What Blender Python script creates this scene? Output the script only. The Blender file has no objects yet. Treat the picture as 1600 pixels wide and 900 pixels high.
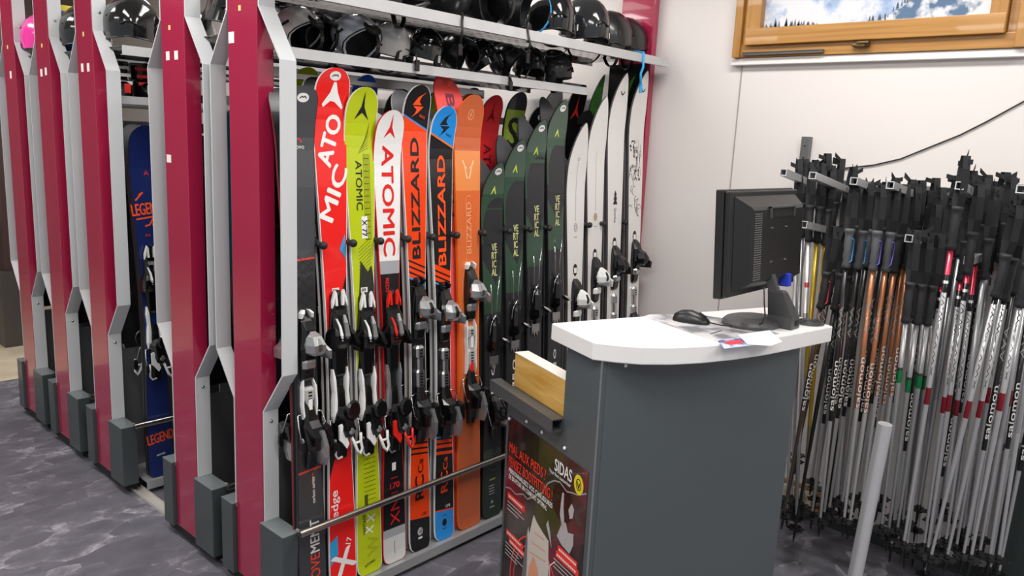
import bpy, bmesh, math, random
from mathutils import Vector, Matrix, Quaternion
PI = math.pi
scn = bpy.context.scene
COL = scn.collection
random.seed(7)

# ------------------------------------------------------------------ camera
RX = Vector((0.67282304, -0.1051286, 0.73229579))
RY = Vector((-0.7382927, -0.15864211, 0.65555821))
RZ = Vector((0.04725503, -0.98172331, -0.18435375))
right = Vector((RX[0], RY[0], RZ[0])); down = Vector((RX[1], RY[1], RZ[1])); fwd = Vector((RX[2], RY[2], RZ[2]))
camd = bpy.data.cameras.new('camera'); cam = bpy.data.objects.new('camera', camd); COL.objects.link(cam)
camd.sensor_width = 36.0; camd.sensor_fit = 'HORIZONTAL'; camd.lens = 1219 / 1600 * 36.0
camd.clip_start = 0.05; camd.clip_end = 60
m = Matrix.Identity(4)
for i in range(3):
    m[i][0] = right[i]; m[i][1] = -down[i]; m[i][2] = -fwd[i]
m[2][3] = 1.62
cam.matrix_world = m
scn.camera = cam

# ------------------------------------------------------------------ world, lights, exposure
scn.view_settings.view_transform = 'Standard'
scn.view_settings.look = 'None'
scn.view_settings.gamma = 1.0
scn.view_settings.use_curve_mapping = False
scn.view_settings.exposure = 0.0
w = bpy.data.worlds.new('world_fill'); scn.world = w; w.use_nodes = True  # pale even fill light, added for the unbuilt sides of the room
w.node_tree.nodes['Background'].inputs[0].default_value = (0.95, 0.97, 1.0, 1)
w.node_tree.nodes['Background'].inputs[1].default_value = 0.42
LIGHTS = [(0.6, 0.6, 26), (2.35, 1.0, 26), (0.6, 2.6, 22), (2.35, 3.0, 16), (0.4, 4.8, 22), (2.4, 5.2, 22), (-1.4, 1.4, 24), (0.8, -1.4, 26), (2.5, -1.2, 20), (-1.4, 4.2, 20)]
for i, (lx, ly, pw) in enumerate(LIGHTS):
    ld = bpy.data.lights.new('ceiling_lamp_light', 'AREA'); ld.shape = 'RECTANGLE'; ld.size = 0.3; ld.size_y = 1.2
    ld.energy = pw; ld.color = (1.0, 0.98, 0.95)
    lo = bpy.data.objects.new('ceiling_lamp_light', ld); COL.objects.link(lo); lo.location = (lx, ly, 2.80)

# ------------------------------------------------------------------ helpers
def lin(c):
    if isinstance(c, str):
        c = tuple(int(c[i:i + 2], 16) / 255 for i in (0, 2, 4))
    return tuple(((v / 12.92) if v <= 0.04045 else ((v + 0.055) / 1.055) ** 2.4) for v in c) + (1.0,)
MATS = {}
def mat(key, col, rough=0.5, metal=0.0, coat=0.0, bump=0.0, bscale=60.0, var=0.0, emit=None, spec=0.5, aniso=None):
    """procedural material: colour with a little noise variation, optional bump"""
    if key in MATS: return MATS[key]
    m = bpy.data.materials.new(key); m.use_nodes = True; nt = m.node_tree; b = nt.nodes['Principled BSDF']
    b.inputs['Base Color'].default_value = lin(col); b.inputs['Roughness'].default_value = rough
    b.inputs['Metallic'].default_value = metal; b.inputs['Coat Weight'].default_value = coat
    b.inputs['Specular IOR Level'].default_value = spec
    if var > 0 or bump > 0:
        tc = nt.nodes.new('ShaderNodeTexCoord'); nz = nt.nodes.new('ShaderNodeTexNoise')
        nz.inputs['Scale'].default_value = bscale; nz.inputs['Detail'].default_value = 4
        if aniso:
            mp = nt.nodes.new('ShaderNodeMapping'); mp.inputs['Scale'].default_value = aniso
            nt.links.new(tc.outputs['Object'], mp.inputs[0]); nt.links.new(mp.outputs[0], nz.inputs['Vector'])
        else: nt.links.new(tc.outputs['Object'], nz.inputs['Vector'])
        if var > 0:
            cr = nt.nodes.new('ShaderNodeValToRGB'); c = lin(col)
            cr.color_ramp.elements[0].position = 0.3; cr.color_ramp.elements[1].position = 0.7
            cr.color_ramp.elements[0].color = tuple(v * (1 - var) for v in c[:3]) + (1,)
            cr.color_ramp.elements[1].color = tuple(min(1, v * (1 + var)) for v in c[:3]) + (1,)
            nt.links.new(nz.outputs['Fac'], cr.inputs[0]); nt.links.new(cr.outputs[0], b.inputs['Base Color'])
        if bump > 0:
            bp = nt.nodes.new('ShaderNodeBump'); bp.inputs['Strength'].default_value = bump; bp.inputs['Distance'].default_value = 0.01
            nt.links.new(nz.outputs['Fac'], bp.inputs['Height']); nt.links.new(bp.outputs[0], b.inputs['Normal'])
    if emit:
        b.inputs['Emission Color'].default_value = lin(emit[0]); b.inputs['Emission Strength'].default_value = emit[1]
    MATS[key] = m; return m

def bandmat(key, L, stops, slope=0.0, rough=0.28, coat=0.4, low=None):
    """colour bands along a ski: stops = [(v, colour)...] from the tail upwards, slanted by slope"""
    m = bpy.data.materials.new(key); m.use_nodes = True; nt = m.node_tree; b = nt.nodes['Principled BSDF']
    b.inputs['Roughness'].default_value = rough; b.inputs['Coat Weight'].default_value = coat
    tc = nt.nodes.new('ShaderNodeTexCoord'); sx = nt.nodes.new('ShaderNodeSeparateXYZ'); nt.links.new(tc.outputs['Object'], sx.inputs[0])
    mu = nt.nodes.new('ShaderNodeMath'); mu.operation = 'MULTIPLY_ADD'; mu.inputs[1].default_value = slope
    if low is not None:
        gt = nt.nodes.new('ShaderNodeMath'); gt.operation = 'GREATER_THAN'; gt.inputs[1].default_value = 0.8; nt.links.new(sx.outputs['Z'], gt.inputs[0])
        ms = nt.nodes.new('ShaderNodeMath'); ms.operation = 'MULTIPLY_ADD'; ms.inputs[1].default_value = slope - low; ms.inputs[2].default_value = low
        nt.links.new(gt.outputs[0], ms.inputs[0]); nt.links.new(ms.outputs[0], mu.inputs[1])
    nt.links.new(sx.outputs['X'], mu.inputs[0]); nt.links.new(sx.outputs['Z'], mu.inputs[2])
    dv = nt.nodes.new('ShaderNodeMath'); dv.operation = 'DIVIDE'; dv.inputs[1].default_value = L * 1.02
    nt.links.new(mu.outputs[0], dv.inputs[0])
    cr = nt.nodes.new('ShaderNodeValToRGB'); cr.color_ramp.interpolation = 'CONSTANT'; e = cr.color_ramp.elements
    e[0].position = 0; e[0].color = lin(stops[0][1])
    e[1].position = max(0.0001, stops[1][0] / (L * 1.02)) if len(stops) > 1 else 0.999
    e[1].color = lin(stops[1][1] if len(stops) > 1 else stops[0][1])
    for v, c in stops[2:]:
        n = e.new(min(0.9999, v / (L * 1.02))); n.color = lin(c)
    nt.links.new(dv.outputs[0], cr.inputs[0]); nt.links.new(cr.outputs[0], b.inputs['Base Color'])
    return m

def link_mesh(name, bm, mt, parent=None, smooth=False, angle=None):
    me = bpy.data.meshes.new(name); bm.normal_update(); bm.to_mesh(me); bm.free()
    for x in (mt if isinstance(mt, (list, tuple)) else [mt]): me.materials.append(x)
    if smooth:
        for p in me.polygons: p.use_smooth = True
        if angle is not None:
            try: me.set_sharp_from_angle(angle=math.radians(angle))
            except Exception: pass
    o = bpy.data.objects.new(name, me); COL.objects.link(o)
    if parent: o.parent = parent
    return o
def root(name, label, cat, loc=(0, 0, 0), rot=(0, 0, 0), group=None):
    o = bpy.data.objects.new(name, None); COL.objects.link(o); o.empty_display_size = 0.05
    o.location = loc; o.rotation_euler = rot; o['label'] = label; o['category'] = cat
    if group: o['group'] = group
    return o
def tag(o, label, cat, group=None, kind=None):
    o['label'] = label; o['category'] = cat
    if group: o['group'] = group
    if kind: o['kind'] = kind
    return o
def struct(o): o['kind'] = 'structure'; return o
def copy_tree(o, parent=None):
    c = o.copy(); COL.objects.link(c)
    if parent: c.parent = parent
    for ch in list(o.children): copy_tree(ch, c)
    return c

def box(bm, x0, x1, y0, y1, z0, z1, bev=0.0, mi=0, M=None):
    r = bmesh.ops.create_cube(bm, size=1.0); vs = r['verts']
    for v in vs:
        v.co = Vector(((x0 + x1) / 2 + v.co.x * (x1 - x0), (y0 + y1) / 2 + v.co.y * (y1 - y0), (z0 + z1) / 2 + v.co.z * (z1 - z0)))
    fs = set(f for v in vs for f in v.link_faces)
    if bev > 0:
        es = list(set(e for v in vs for e in v.link_edges))
        rr = bmesh.ops.bevel(bm, geom=es, offset=bev, segments=2, affect='EDGES', profile=0.6)
        vs = list(set(v for f in rr['faces'] for v in f.verts)); fs = set(f for v in vs for f in v.link_faces)
    for f in fs: f.material_index = mi
    if M is not None:
        for v in vs: v.co = M @ v.co
    return vs
def loft(bm, rings, closed=True, caps=True, mi=0):
    """rings: list of lists of Vector (same count)"""
    R = [[bm.verts.new(p) for p in r] for r in rings]; n = len(R[0])
    for a, b in zip(R, R[1:]):
        for i in range(n if closed else n - 1):
            j = (i + 1) % n
            try: f = bm.faces.new((a[i], a[j], b[j], b[i])); f.material_index = mi
            except ValueError: pass
    if caps and closed:
        f = bm.faces.new(list(reversed(R[0]))); f.material_index = mi
        f = bm.faces.new(R[-1]); f.material_index = mi
    return R
def tube(bm, pts, r, seg=10, mi=0, caps=True):
    pts = [Vector(p) for p in pts]; rings = []; up = None
    for i, p in enumerate(pts):
        t = (pts[min(i + 1, len(pts) - 1)] - pts[max(i - 1, 0)]).normalized()
        if up is None: up = t.orthogonal().normalized()
        up = (up - t * up.dot(t)).normalized(); s = t.cross(up)
        rr = r[i] if isinstance(r, (list, tuple)) else r
        rings.append([p + (up * math.cos(a) + s * math.sin(a)) * rr for a in [2 * PI * k / seg for k in range(seg)]])
    loft(bm, rings, mi=mi, caps=caps)
def lathe(bm, prof, seg=16, M=None, mi=0):
    """prof: [(r, z)] bottom to top"""
    rings = []
    for r, z in prof:
        ring = [Vector((max(r, 1e-5) * math.cos(2 * PI * k / seg), max(r, 1e-5) * math.sin(2 * PI * k / seg), z)) for k in range(seg)]
        if M is not None: ring = [M @ p for p in ring]
        rings.append(ring)
    loft(bm, rings, mi=mi)
def prism(bm, poly, z0, z1, bev=0.0, mi=0):
    lo = [Vector((p[0], p[1], z0)) for p in poly]; hi = [Vector((p[0], p[1], z1)) for p in poly]
    R = loft(bm, [lo, hi], mi=mi)
    bmesh.ops.recalc_face_normals(bm, faces=bm.faces[:])
    if bev:
        vs = R[0] + R[1]; es = list(set(e for v in vs for e in v.link_edges))
        bmesh.ops.bevel(bm, geom=es, offset=bev, segments=2, affect='EDGES')
def sm(a, b, t):
    t = max(0.0, min(1.0, t)); t = t * t * (3 - 2 * t); return a + (b - a) * t

# text -> flat mesh (u right, v up), centred; height = cap height
def text_bm(s, height, xs=1.0, bold=0.0, shear=0.0, space=1.0, lines=1.0, length=None):
    heavy = 0.0
    if bold > 0.012: heavy = bold * 1.25; bold = 0.0
    cu = bpy.data.curves.new('t', 'FONT'); cu.body = s; cu.size = 1.0; cu.offset = bold; cu.shear = shear
    cu.align_x = 'CENTER'; cu.align_y = 'CENTER'; cu.space_character = space; cu.space_line = lines; cu.resolution_u = 3
    ob = bpy.data.objects.new('t', cu); COL.objects.link(ob)
    dg = bpy.context.evaluated_depsgraph_get(); dg.update()
    me = bpy.data.meshes.new_from_object(ob.evaluated_get(dg)); bm = bmesh.new(); bm.from_mesh(me)
    bpy.data.objects.remove(ob); bpy.data.curves.remove(cu); bpy.data.meshes.remove(me)
    if not bm.verts: return bm
    ys = [v.co.y for v in bm.verts]; xsn = [v.co.x for v in bm.verts]; cy = (max(ys) + min(ys)) / 2; cx = (max(xsn) + min(xsn)) / 2
    nl = s.count('\n') + 1
    k = height / (0.70 if nl == 1 else (max(ys) - min(ys)))
    if length: xs = length / (k * (max(xsn) - min(xsn)))
    for v in bm.verts: v.co = Vector(((v.co.x - cx) * k * xs, (v.co.y - cy) * k, 0))
    if heavy:
        me = bpy.data.meshes.new('h'); bm.to_mesh(me); b = heavy * height; out = bmesh.new()
        for dx, dy in ((-b, 0), (b, 0), (0, 0), (0, b * .6), (0, -b * .6)):
            n0 = len(out.verts); out.from_mesh(me); out.verts.ensure_lookup_table()
            for v in out.verts[n0:]: v.co.x += dx; v.co.y += dy; v.co.z += n0 * 0.0001 / max(1, len(bm.verts))
        bpy.data.meshes.remove(me); bm.free(); return out
    return bm
def poly_bm(polys):
    bm = bmesh.new()
    for P in polys:
        try: bm.faces.new([bm.verts.new((p[0], p[1], 0)) for p in P])
        except ValueError: pass
    bmesh.ops.triangulate(bm, faces=bm.faces[:])
    return bm
def rot2(bm, deg, u=0, v=0):
    M = Matrix.Translation((u, v, 0)) @ Matrix.Rotation(math.radians(deg), 4, 'Z')
    for x in bm.verts: x.co = M @ x.co
    return bm
def slice_v(bm, step, lo=None, hi=None):
    zs = [x.co.y for x in bm.verts]
    if not zs: return bm
    a = max(min(zs), lo if lo is not None else -9); b = min(max(zs), hi if hi is not None else 9)
    y = math.ceil(a / step) * step
    while y < b:
        bmesh.ops.bisect_plane(bm, geom=bm.verts[:] + bm.edges[:] + bm.faces[:], plane_co=(0, y, 0), plane_no=(0, 1, 0)); y += step
    return bm
def ellipse(u, v, a, b, n=20): return [(u + a * math.cos(2 * PI * k / n), v + b * math.sin(2 * PI * k / n)) for k in range(n)]
def ring_polys(u, v, a, b, w, n=24, t0=0, t1=2 * PI):
    out = []
    for k in range(n):
        p, q = t0 + (t1 - t0) * k / n, t0 + (t1 - t0) * (k + 1) / n
        out.append([(u + a * math.cos(p), v + b * math.sin(p)), (u + a * math.cos(q), v + b * math.sin(q)), (u + (a - w) * math.cos(q), v + (b - w) * math.sin(q)), (u + (a - w) * math.cos(p), v + (b - w) * math.sin(p))])
    return out
def rect(u0, u1, v0, v1): return [(u0, v0), (u1, v0), (u1, v1), (u0, v1)]
def stroke(pts, w):
    out = []
    for (a, b), (c, d) in zip(pts, pts[1:]):
        l = math.hypot(c - a, d - b) or 1; nx, ny = -(d - b) / l * w / 2, (c - a) / l * w / 2
        out.append([(a + nx, b + ny), (a - nx, b - ny), (c - nx, d - ny), (c + nx, d + ny)])
    return out
# map a flat (u,v) decal onto a plane: origin O, axes U, V, pushed out along N
def decal(name, bm, mt, parent, O, U, V, N, eps=0.0012, th=0.0):
    O, U, V, N = Vector(O), Vector(U), Vector(V), Vector(N)
    for v in bm.verts: v.co = O + U * v.co.x + V * v.co.y + N * (eps + v.co.z)
    return link_mesh(name, bm, mt, parent)

# ------------------------------------------------------------------ common materials
M_WALL = mat('white_wall_paint', 'DFD9D6', 0.55, bump=0.02, bscale=25)
M_GREY = mat('light_grey_powder_coat', 'CACCCE', 0.35, coat=0.15, bump=0.01, bscale=300)
M_DARK = mat('slate_grey_powder_coat', '51585B', 0.38, bump=0.012, bscale=300, coat=0.1)
M_PLIN = mat('plinth_grey_powder_coat', '41484A', 0.35, coat=0.1)
M_BURG = mat('burgundy_lacquer', 'A21C42', 0.2, coat=0.6)
M_SILV = mat('brushed_aluminium', 'C9C9C9', 0.3, 1.0)
M_GALV = mat('galvanised_sheet', 'A9AAAB', 0.3, 0.75, var=0.08, bscale=14)
M_BLK = mat('black_plastic', '0B0B0B', 0.35, coat=0.1)
M_BLKM = mat('matte_black', '0E0E0F', 0.7)
M_RUB = mat('black_rubber', '1E1E1F', 0.6)
M_WHT = mat('white_plastic', 'ECECEA', 0.35)
M_PAPER = mat('white_label_paper', 'EEE9E4', 0.6)
M_STEEL = mat('steel', 'B9B9BA', 0.25, 1.0)
M_CHROME = mat('chrome', 'D8D8D8', 0.12, 1.0)
M_INK = mat('black_ink', '16161A', 0.45)
M_BASE = mat('ski_base_graphite', '34343A', 0.35, var=0.15, bscale=20)
M_EDGE = mat('ski_steel_edge', 'CFCBC6', 0.35, 0.6)

# ------------------------------------------------------------------ room
XW = 3.39
def slab(name, x0, x1, y0, y1, z0, z1, mt):
    bm = bmesh.new(); box(bm, x0, x1, y0, y1, z0, z1); return struct(link_mesh(name, bm, mt))
def floor_mat():
    m = bpy.data.materials.new('slate_pattern_vinyl'); m.use_nodes = True; nt = m.node_tree; b = nt.nodes['Principled BSDF']
    N = nt.nodes.new; Lk = nt.links.new
    tc = N('ShaderNodeTexCoord'); mp = N('ShaderNodeMapping'); mp.inputs['Rotation'].default_value = (0, 0, 0.5); Lk(tc.outputs['Object'], mp.inputs[0])
    def voro(scale, rot):
        m2 = N('ShaderNodeMapping'); m2.inputs['Rotation'].default_value = (0, 0, rot); m2.inputs['Scale'].default_value = (scale, scale * 1.7, 1)
        Lk(tc.outputs['Object'], m2.inputs[0]); v = N('ShaderNodeTexVoronoi'); v.inputs['Scale'].default_value = 1; Lk(m2.outputs[0], v.inputs['Vector']); return v
    v1 = voro(5.5, 0.4); v2 = voro(8.0, -0.7)
    nz = N('ShaderNodeTexNoise'); nz.inputs['Scale'].default_value = 28; nz.inputs['Detail'].default_value = 6; nz.inputs['Roughness'].default_value = 0.7; Lk(tc.outputs['Object'], nz.inputs['Vector'])
    s1 = N('ShaderNodeSeparateColor'); Lk(v1.outputs['Color'], s1.inputs[0]); s2 = N('ShaderNodeSeparateColor'); Lk(v2.outputs['Color'], s2.inputs[0])
    g = N('ShaderNodeTexGradient')
    a = N('ShaderNodeMath'); a.operation = 'MULTIPLY'; Lk(s1.outputs[0], a.inputs[0]); Lk(v1.outputs['Distance'], a.inputs[1])
    c = N('ShaderNodeMath'); c.operation = 'MULTIPLY'; Lk(s2.outputs[1], c.inputs[0]); Lk(v2.outputs['Distance'], c.inputs[1])
    d = N('ShaderNodeMath'); d.operation = 'MAXIMUM'; Lk(a.outputs[0], d.inputs[0]); Lk(c.outputs[0], d.inputs[1])
    e = N('ShaderNodeMath'); e.operation = 'MULTIPLY'; Lk(d.outputs[0], e.inputs[0]); Lk(nz.outputs['Fac'], e.inputs[1])
    cr = N('ShaderNodeValToRGB'); el = cr.color_ramp.elements
    el[0].position = 0.05; el[0].color = lin('5B5962'); el[1].position = 0.50; el[1].color = lin('A5A2A9')
    k = el.new(0.26); k.color = lin('6B6972')
    Lk(e.outputs[0], cr.inputs[0])
    fine = N('ShaderNodeTexNoise'); fine.inputs['Scale'].default_value = 9; fine.inputs['Detail'].default_value = 8; Lk(tc.outputs['Object'], fine.inputs['Vector'])
    mx = N('ShaderNodeMixRGB'); mx.blend_type = 'OVERLAY'; mx.inputs[0].default_value = 0.22; Lk(cr.outputs[0], mx.inputs[1]); Lk(fine.outputs['Fac'], mx.inputs[2])
    Lk(mx.outputs[0], b.inputs['Base Color']); b.inputs['Roughness'].default_value = 0.5
    return m
slab('floor', -3.2, 3.5, -2.6, 5.45, -0.05, 0.0, floor_mat())
slab('floor_tiles', -3.2, 3.5, 5.45, 9.2, -0.05, 0.002, mat('beige_stone_floor', 'CDBFA8', 0.5, var=0.2, bscale=4))
slab('wall_right', XW, XW + 0.12, -2.6, 9.2, 0.0, 2.95, M_WALL)
slab('wall_back', -3.2, XW, 9.2, 9.32, 0.0, 2.95, mat('brown_grey_wall', '8F8680', 0.6, var=0.1, bscale=2))
slab('ceiling', -3.2, XW + 0.12, -2.6, 9.32, 2.95, 3.05, mat('white_ceiling', 'E8E6E2', 0.7))
# joint between the wall boards, skirting
bm = bmesh.new(); box(bm, XW - 0.004, XW + 0.001, 1.701, 1.7055, 0.0, 2.95); struct(link_mesh('trim_1', bm, mat('board_joint', 'A59C98', 0.7)))
slab('baseboard_right', XW - 0.014, XW, -2.6, 5.4, 0.0, 0.055, mat('dark_skirting', '3C4040', 0.5))
for i, (lx, ly, pw) in enumerate(LIGHTS):
    t = bpy.data.objects.new('ceiling_lamp', None); COL.objects.link(t); t.location = (lx, ly, 2.95)
    near = ['above the customer area', 'above the counter', 'above the first sliding rack ends', 'above the middle of the sliding racks', 'above the far rack ends', 'above the farthest shelving', 'above the aisle on the left', 'behind the viewer', 'above the pole rack side', 'far over the left aisle'][i]
    tag(t, 'rectangular white ceiling light panel ' + near, 'ceiling light', 'ceiling light panels')
    bm = bmesh.new(); box(bm, -0.17, 0.17, -0.62, 0.62, -0.05, 0.0, 0.004); link_mesh('housing', bm, M_WHT, t)
    bm = bmesh.new(); box(bm, -0.15, 0.15, -0.6, 0.6, -0.062, -0.0505); link_mesh('diffuser', bm, mat('lamp_diffuser', 'FFFFFF', 0.5, emit=('FFFAF2', 5.0)), t)

# window with a wooden frame, a printed mountain view fixed in it
def wood(key, c1, c2, ax=(3, 3, 40)):
    m = bpy.data.materials.new(key); m.use_nodes = True; nt = m.node_tree; b = nt.nodes['Principled BSDF']
    tc = nt.nodes.new('ShaderNodeTexCoord'); mp = nt.nodes.new('ShaderNodeMapping'); mp.inputs['Scale'].default_value = ax
    nz = nt.nodes.new('ShaderNodeTexNoise'); nz.inputs['Scale'].default_value = 1.0; nz.inputs['Detail'].default_value = 6; nz.inputs['Distortion'].default_value = 0.6
    cr = nt.nodes.new('ShaderNodeValToRGB'); cr.color_ramp.elements[0].position = 0.3; cr.color_ramp.elements[1].position = 0.68
    cr.color_ramp.elements[0].color = lin(c1); cr.color_ramp.elements[1].color = lin(c2)
    nt.links.new(tc.outputs['Object'], mp.inputs[0]); nt.links.new(mp.outputs[0], nz.inputs['Vector']); nt.links.new(nz.outputs['Fac'], cr.inputs[0]); nt.links.new(cr.outputs[0], b.inputs['Base Color'])
    b.inputs['Roughness'].default_value = 0.35; b.inputs['Coat Weight'].default_value = 0.2
    return m
W_H = wood('varnished_pine_rail', '9C6A2C', 'BE8C48', (8, 1.6, 45))
W_V = wood('varnished_pine_stile', '9C6A2C', 'BA8844', (8, 45, 1.6))
def photo_mat():
    m = bpy.data.materials.new('mountain_print'); m.use_nodes = True; nt = m.node_tree; b = nt.nodes['Principled BSDF']; N = nt.nodes.new; Lk = nt.links.new
    tc = N('ShaderNodeTexCoord'); sx = N('ShaderNodeSeparateXYZ'); Lk(tc.outputs['Object'], sx.inputs[0])
    nz = N('ShaderNodeTexNoise'); nz.inputs['Scale'].default_value = 5.5; nz.inputs['Detail'].default_value = 9; nz.inputs['Roughness'].default_value = 0.62; Lk(tc.outputs['Object'], nz.inputs['Vector'])
    cr = N('ShaderNodeValToRGB'); e = cr.color_ramp.elements; e[0].position = 0.36; e[0].color = lin('7E9CC4'); e[1].position = 0.52; e[1].color = lin('D8DADF'); k = e.new(0.45); k.color = lin('A9BBD6')
    Lk(nz.outputs['Fac'], cr.inputs[0])
    # snow slope below a line rising to the right (object y falls to the right)
    n2 = N('ShaderNodeTexNoise'); n2.inputs['Scale'].default_value = 16; n2.inputs['Detail'].default_value = 8; Lk(tc.outputs['Object'], n2.inputs['Vector'])
    def math_(op, a, bb):
        q = N('ShaderNodeMath'); q.operation = op
        for i, s in enumerate((a, bb)):
            if hasattr(s, 'links'): Lk(s, q.inputs[i])
            else: q.inputs[i].default_value = s
        return q.outputs[0]
    yy = math_('MULTIPLY', sx.outputs['Y'], -0.75)
    line = math_('ADD', yy, math_('MULTIPLY', n2.outputs['Fac'], 0.04))
    mask = math_('GREATER_THAN', line, math_('ADD', sx.outputs['Z'], -0.055))
    c2 = N('ShaderNodeValToRGB'); e = c2.color_ramp.elements; e[0].position = 0.38; e[0].color = lin('54708F'); e[1].position = 0.50; e[1].color = lin('D9DCE2'); Lk(n2.outputs['Fac'], c2.inputs[0])
    mx = N('ShaderNodeMixRGB'); Lk(mask, mx.inputs[0]); Lk(cr.outputs[0], mx.inputs[1]); Lk(c2.outputs[0], mx.inputs[2])
    Lk(mx.outputs[0], b.inputs['Base Color']); b.inputs['Roughness'].default_value = 0.25
    return m
wt = bpy.data.objects.new('window_1', None); COL.objects.link(wt); wt.location = (XW, 1.17, 2.04); struct(wt)
def wpart(name, x0, x1, y0, y1, z0, z1, mt, bev=0.003):
    bm = bmesh.new(); box(bm, x0, x1, y0, y1, z0, z1, bev); return link_mesh(name, bm, mt, wt)
wpart('outer_jamb', -0.06, 0, 0.525, 0.56, -0.005, 0.9, W_V); wpart('outer_jamb', -0.06, 0, -0.565, -0.53, -0.005, 0.9, W_V); wpart('jamb_stop', -0.04, 0, -0.5295, -0.498, 0.0, 0.87, W_V); wpart('jamb_stop', -0.04, 0, 0.503, 0.5245, 0.0, 0.87, W_V)
wpart('outer_rail', -0.045, 0, -0.53, 0.525, -0.005, 0.05, W_H); wpart('outer_rail', -0.045, 0, -0.53, 0.525, 0.86, 0.9, W_H)
wpart('sash_rail', -0.07, 0, -0.495, 0.5, 0.045, 0.115, W_H); wpart('sash_rail', -0.07, 0, -0.495, 0.5, 0.80, 0.87, W_H)
wpart('sash_stile', -0.068, 0, 0.435, 0.502, 0.047, 0.87, W_V); wpart('sash_stile', -0.068, 0, -0.497, -0.44, 0.047, 0.87, W_V)
wpart('window_sill', -0.035, 0, -0.57, 0.575, -0.035, -0.006, mat('white_sill_paint', 'E9E5E1', 0.4))
bm = bmesh.new(); box(bm, -0.078, -0.071, -0.02, 0.015, 0.018, 0.035, 0.002); box(bm, -0.07, -0.04, -0.03, 0.035, 0.02, 0.03, 0.003); box(bm, -0.085, -0.06, -0.035, 0.01, 0.028, 0.037, 0.002)
h = link_mesh('window_catch', bm, mat('bronze_metal', '6E5B3E', 0.35, 0.9), wt); h['label'] = 'bronze metal window catch'
bm = bmesh.new(); box(bm, -0.062, -0.046, 0.15, 0.51, 0.002, 0.014, 0.002); box(bm, -0.066, -0.046, 0.15, 0.51, 0.012, 0.016, 0.001)
link_mesh('rain_bar', bm, mat('grey_aluminium_profile', '6E6A66', 0.35, 0.6), wt)
bm = bmesh.new(); box(bm, -0.03, -0.024, -0.44, 0.436, 0.11, 0.805); po = link_mesh('mountain_picture', bm, photo_mat(), wt)
# dark firs along the ridge of the print (printed motif)
bm = bmesh.new()
rt = random.Random(11)
for k in range(46):
    t = rt.random(); y = -0.0 - 0.24 * t; z = max(0.112, 0.108 + (-.05 - y) * .75 + rt.uniform(-.004, .010)); hh = rt.uniform(0.014, 0.034)
    for q in range(3):
        wdt = hh * (.20 - .05 * q); zz = z + hh * q * 0.26
        bm.faces.new([bm.verts.new((-0.0304 - k * .00001, y - wdt, zz)), bm.verts.new((-0.0304 - k * .00001, y + wdt, zz)), bm.verts.new((-0.0304 - k * .00001, y, zz + hh * .5))])
for k in range(22):
    y = 0.43 - 0.011 * k + rt.uniform(-.006, .006); z = 0.116; hh = rt.uniform(0.006, 0.05 * (1 - k / 26) + .008)
    bm.faces.new([bm.verts.new((-0.0306, y - .008, z)), bm.verts.new((-0.0306, y + .008, z)), bm.verts.new((-0.0306, y, z + hh))])
link_mesh('printed_fir_trees', bm, mat('fir_print', '6B7682', 0.4), po)

# ------------------------------------------------------------------ sliding ski racks
RACKX = 1.29
def perforated(x0, x1, y0, y1, z, mt, name, parent, px=0.055, py=0.042, th=0.0015, lip=0.035):
    """shelf sheet with rows of slots, front and rear lips turned down / up"""
    bm = bmesh.new()
    nx = int((x1 - x0) / px); ny = int((y1 - y0) / py); dx = (x1 - x0) / nx; dy = (y1 - y0) / ny
    for i in range(nx):
        for j in range(ny):
            a, b = x0 + i * dx, x0 + (i + 1) * dx; c, d = y0 + j * dy, y0 + (j + 1) * dy
            sx = dx * 0.28; sy = dy * 0.40
            o = [bm.verts.new((p, q, z)) for p, q in ((a, c), (b, c), (b, d), (a, d))]
            n = [bm.verts.new((p, q, z)) for p, q in ((a + sx, c + sy), (b - sx, c + sy), (b - sx, d - sy), (a + sx, d - sy))]
            for k in range(4): bm.faces.new((o[k], o[(k + 1) % 4], n[(k + 1) % 4], n[k]))
    bmesh.ops.remove_doubles(bm, verts=bm.verts[:], dist=1e-5)
    r = bmesh.ops.extrude_face_region(bm, geom=bm.faces[:])
    for v in r['geom']:
        if isinstance(v, bmesh.types.BMVert): v.co.z -= th
    box(bm, x0, x1, y1 - 0.001, y1 + 0.002, z - 0.02, z + 0.002)
    bmesh.ops.recalc_face_normals(bm, faces=bm.faces[:])
    sh = link_mesh(name, bm, mt, parent)
    bm = bmesh.new(); box(bm, x0, x1, y0 - 0.0025, y0 - .0002, z - lip, z + 0.002); box(bm, x0, x1, y0 - .0002, y0 + 0.014, z - lip, z - lip + 0.002); link_mesh('front_lip', bm, M_LIP, sh)
    return sh
M_LIP = mat('shelf_lip_steel', 'C4C4C5', 0.4, 0.3, var=.06, bscale=12)
M_SHELF = mat('shelf_steel', '8C8C8E', 0.07, 0.97)
M_BACKING = mat('dark_backing_sheet', '2B2D2F', 0.35, 0.3)
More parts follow.
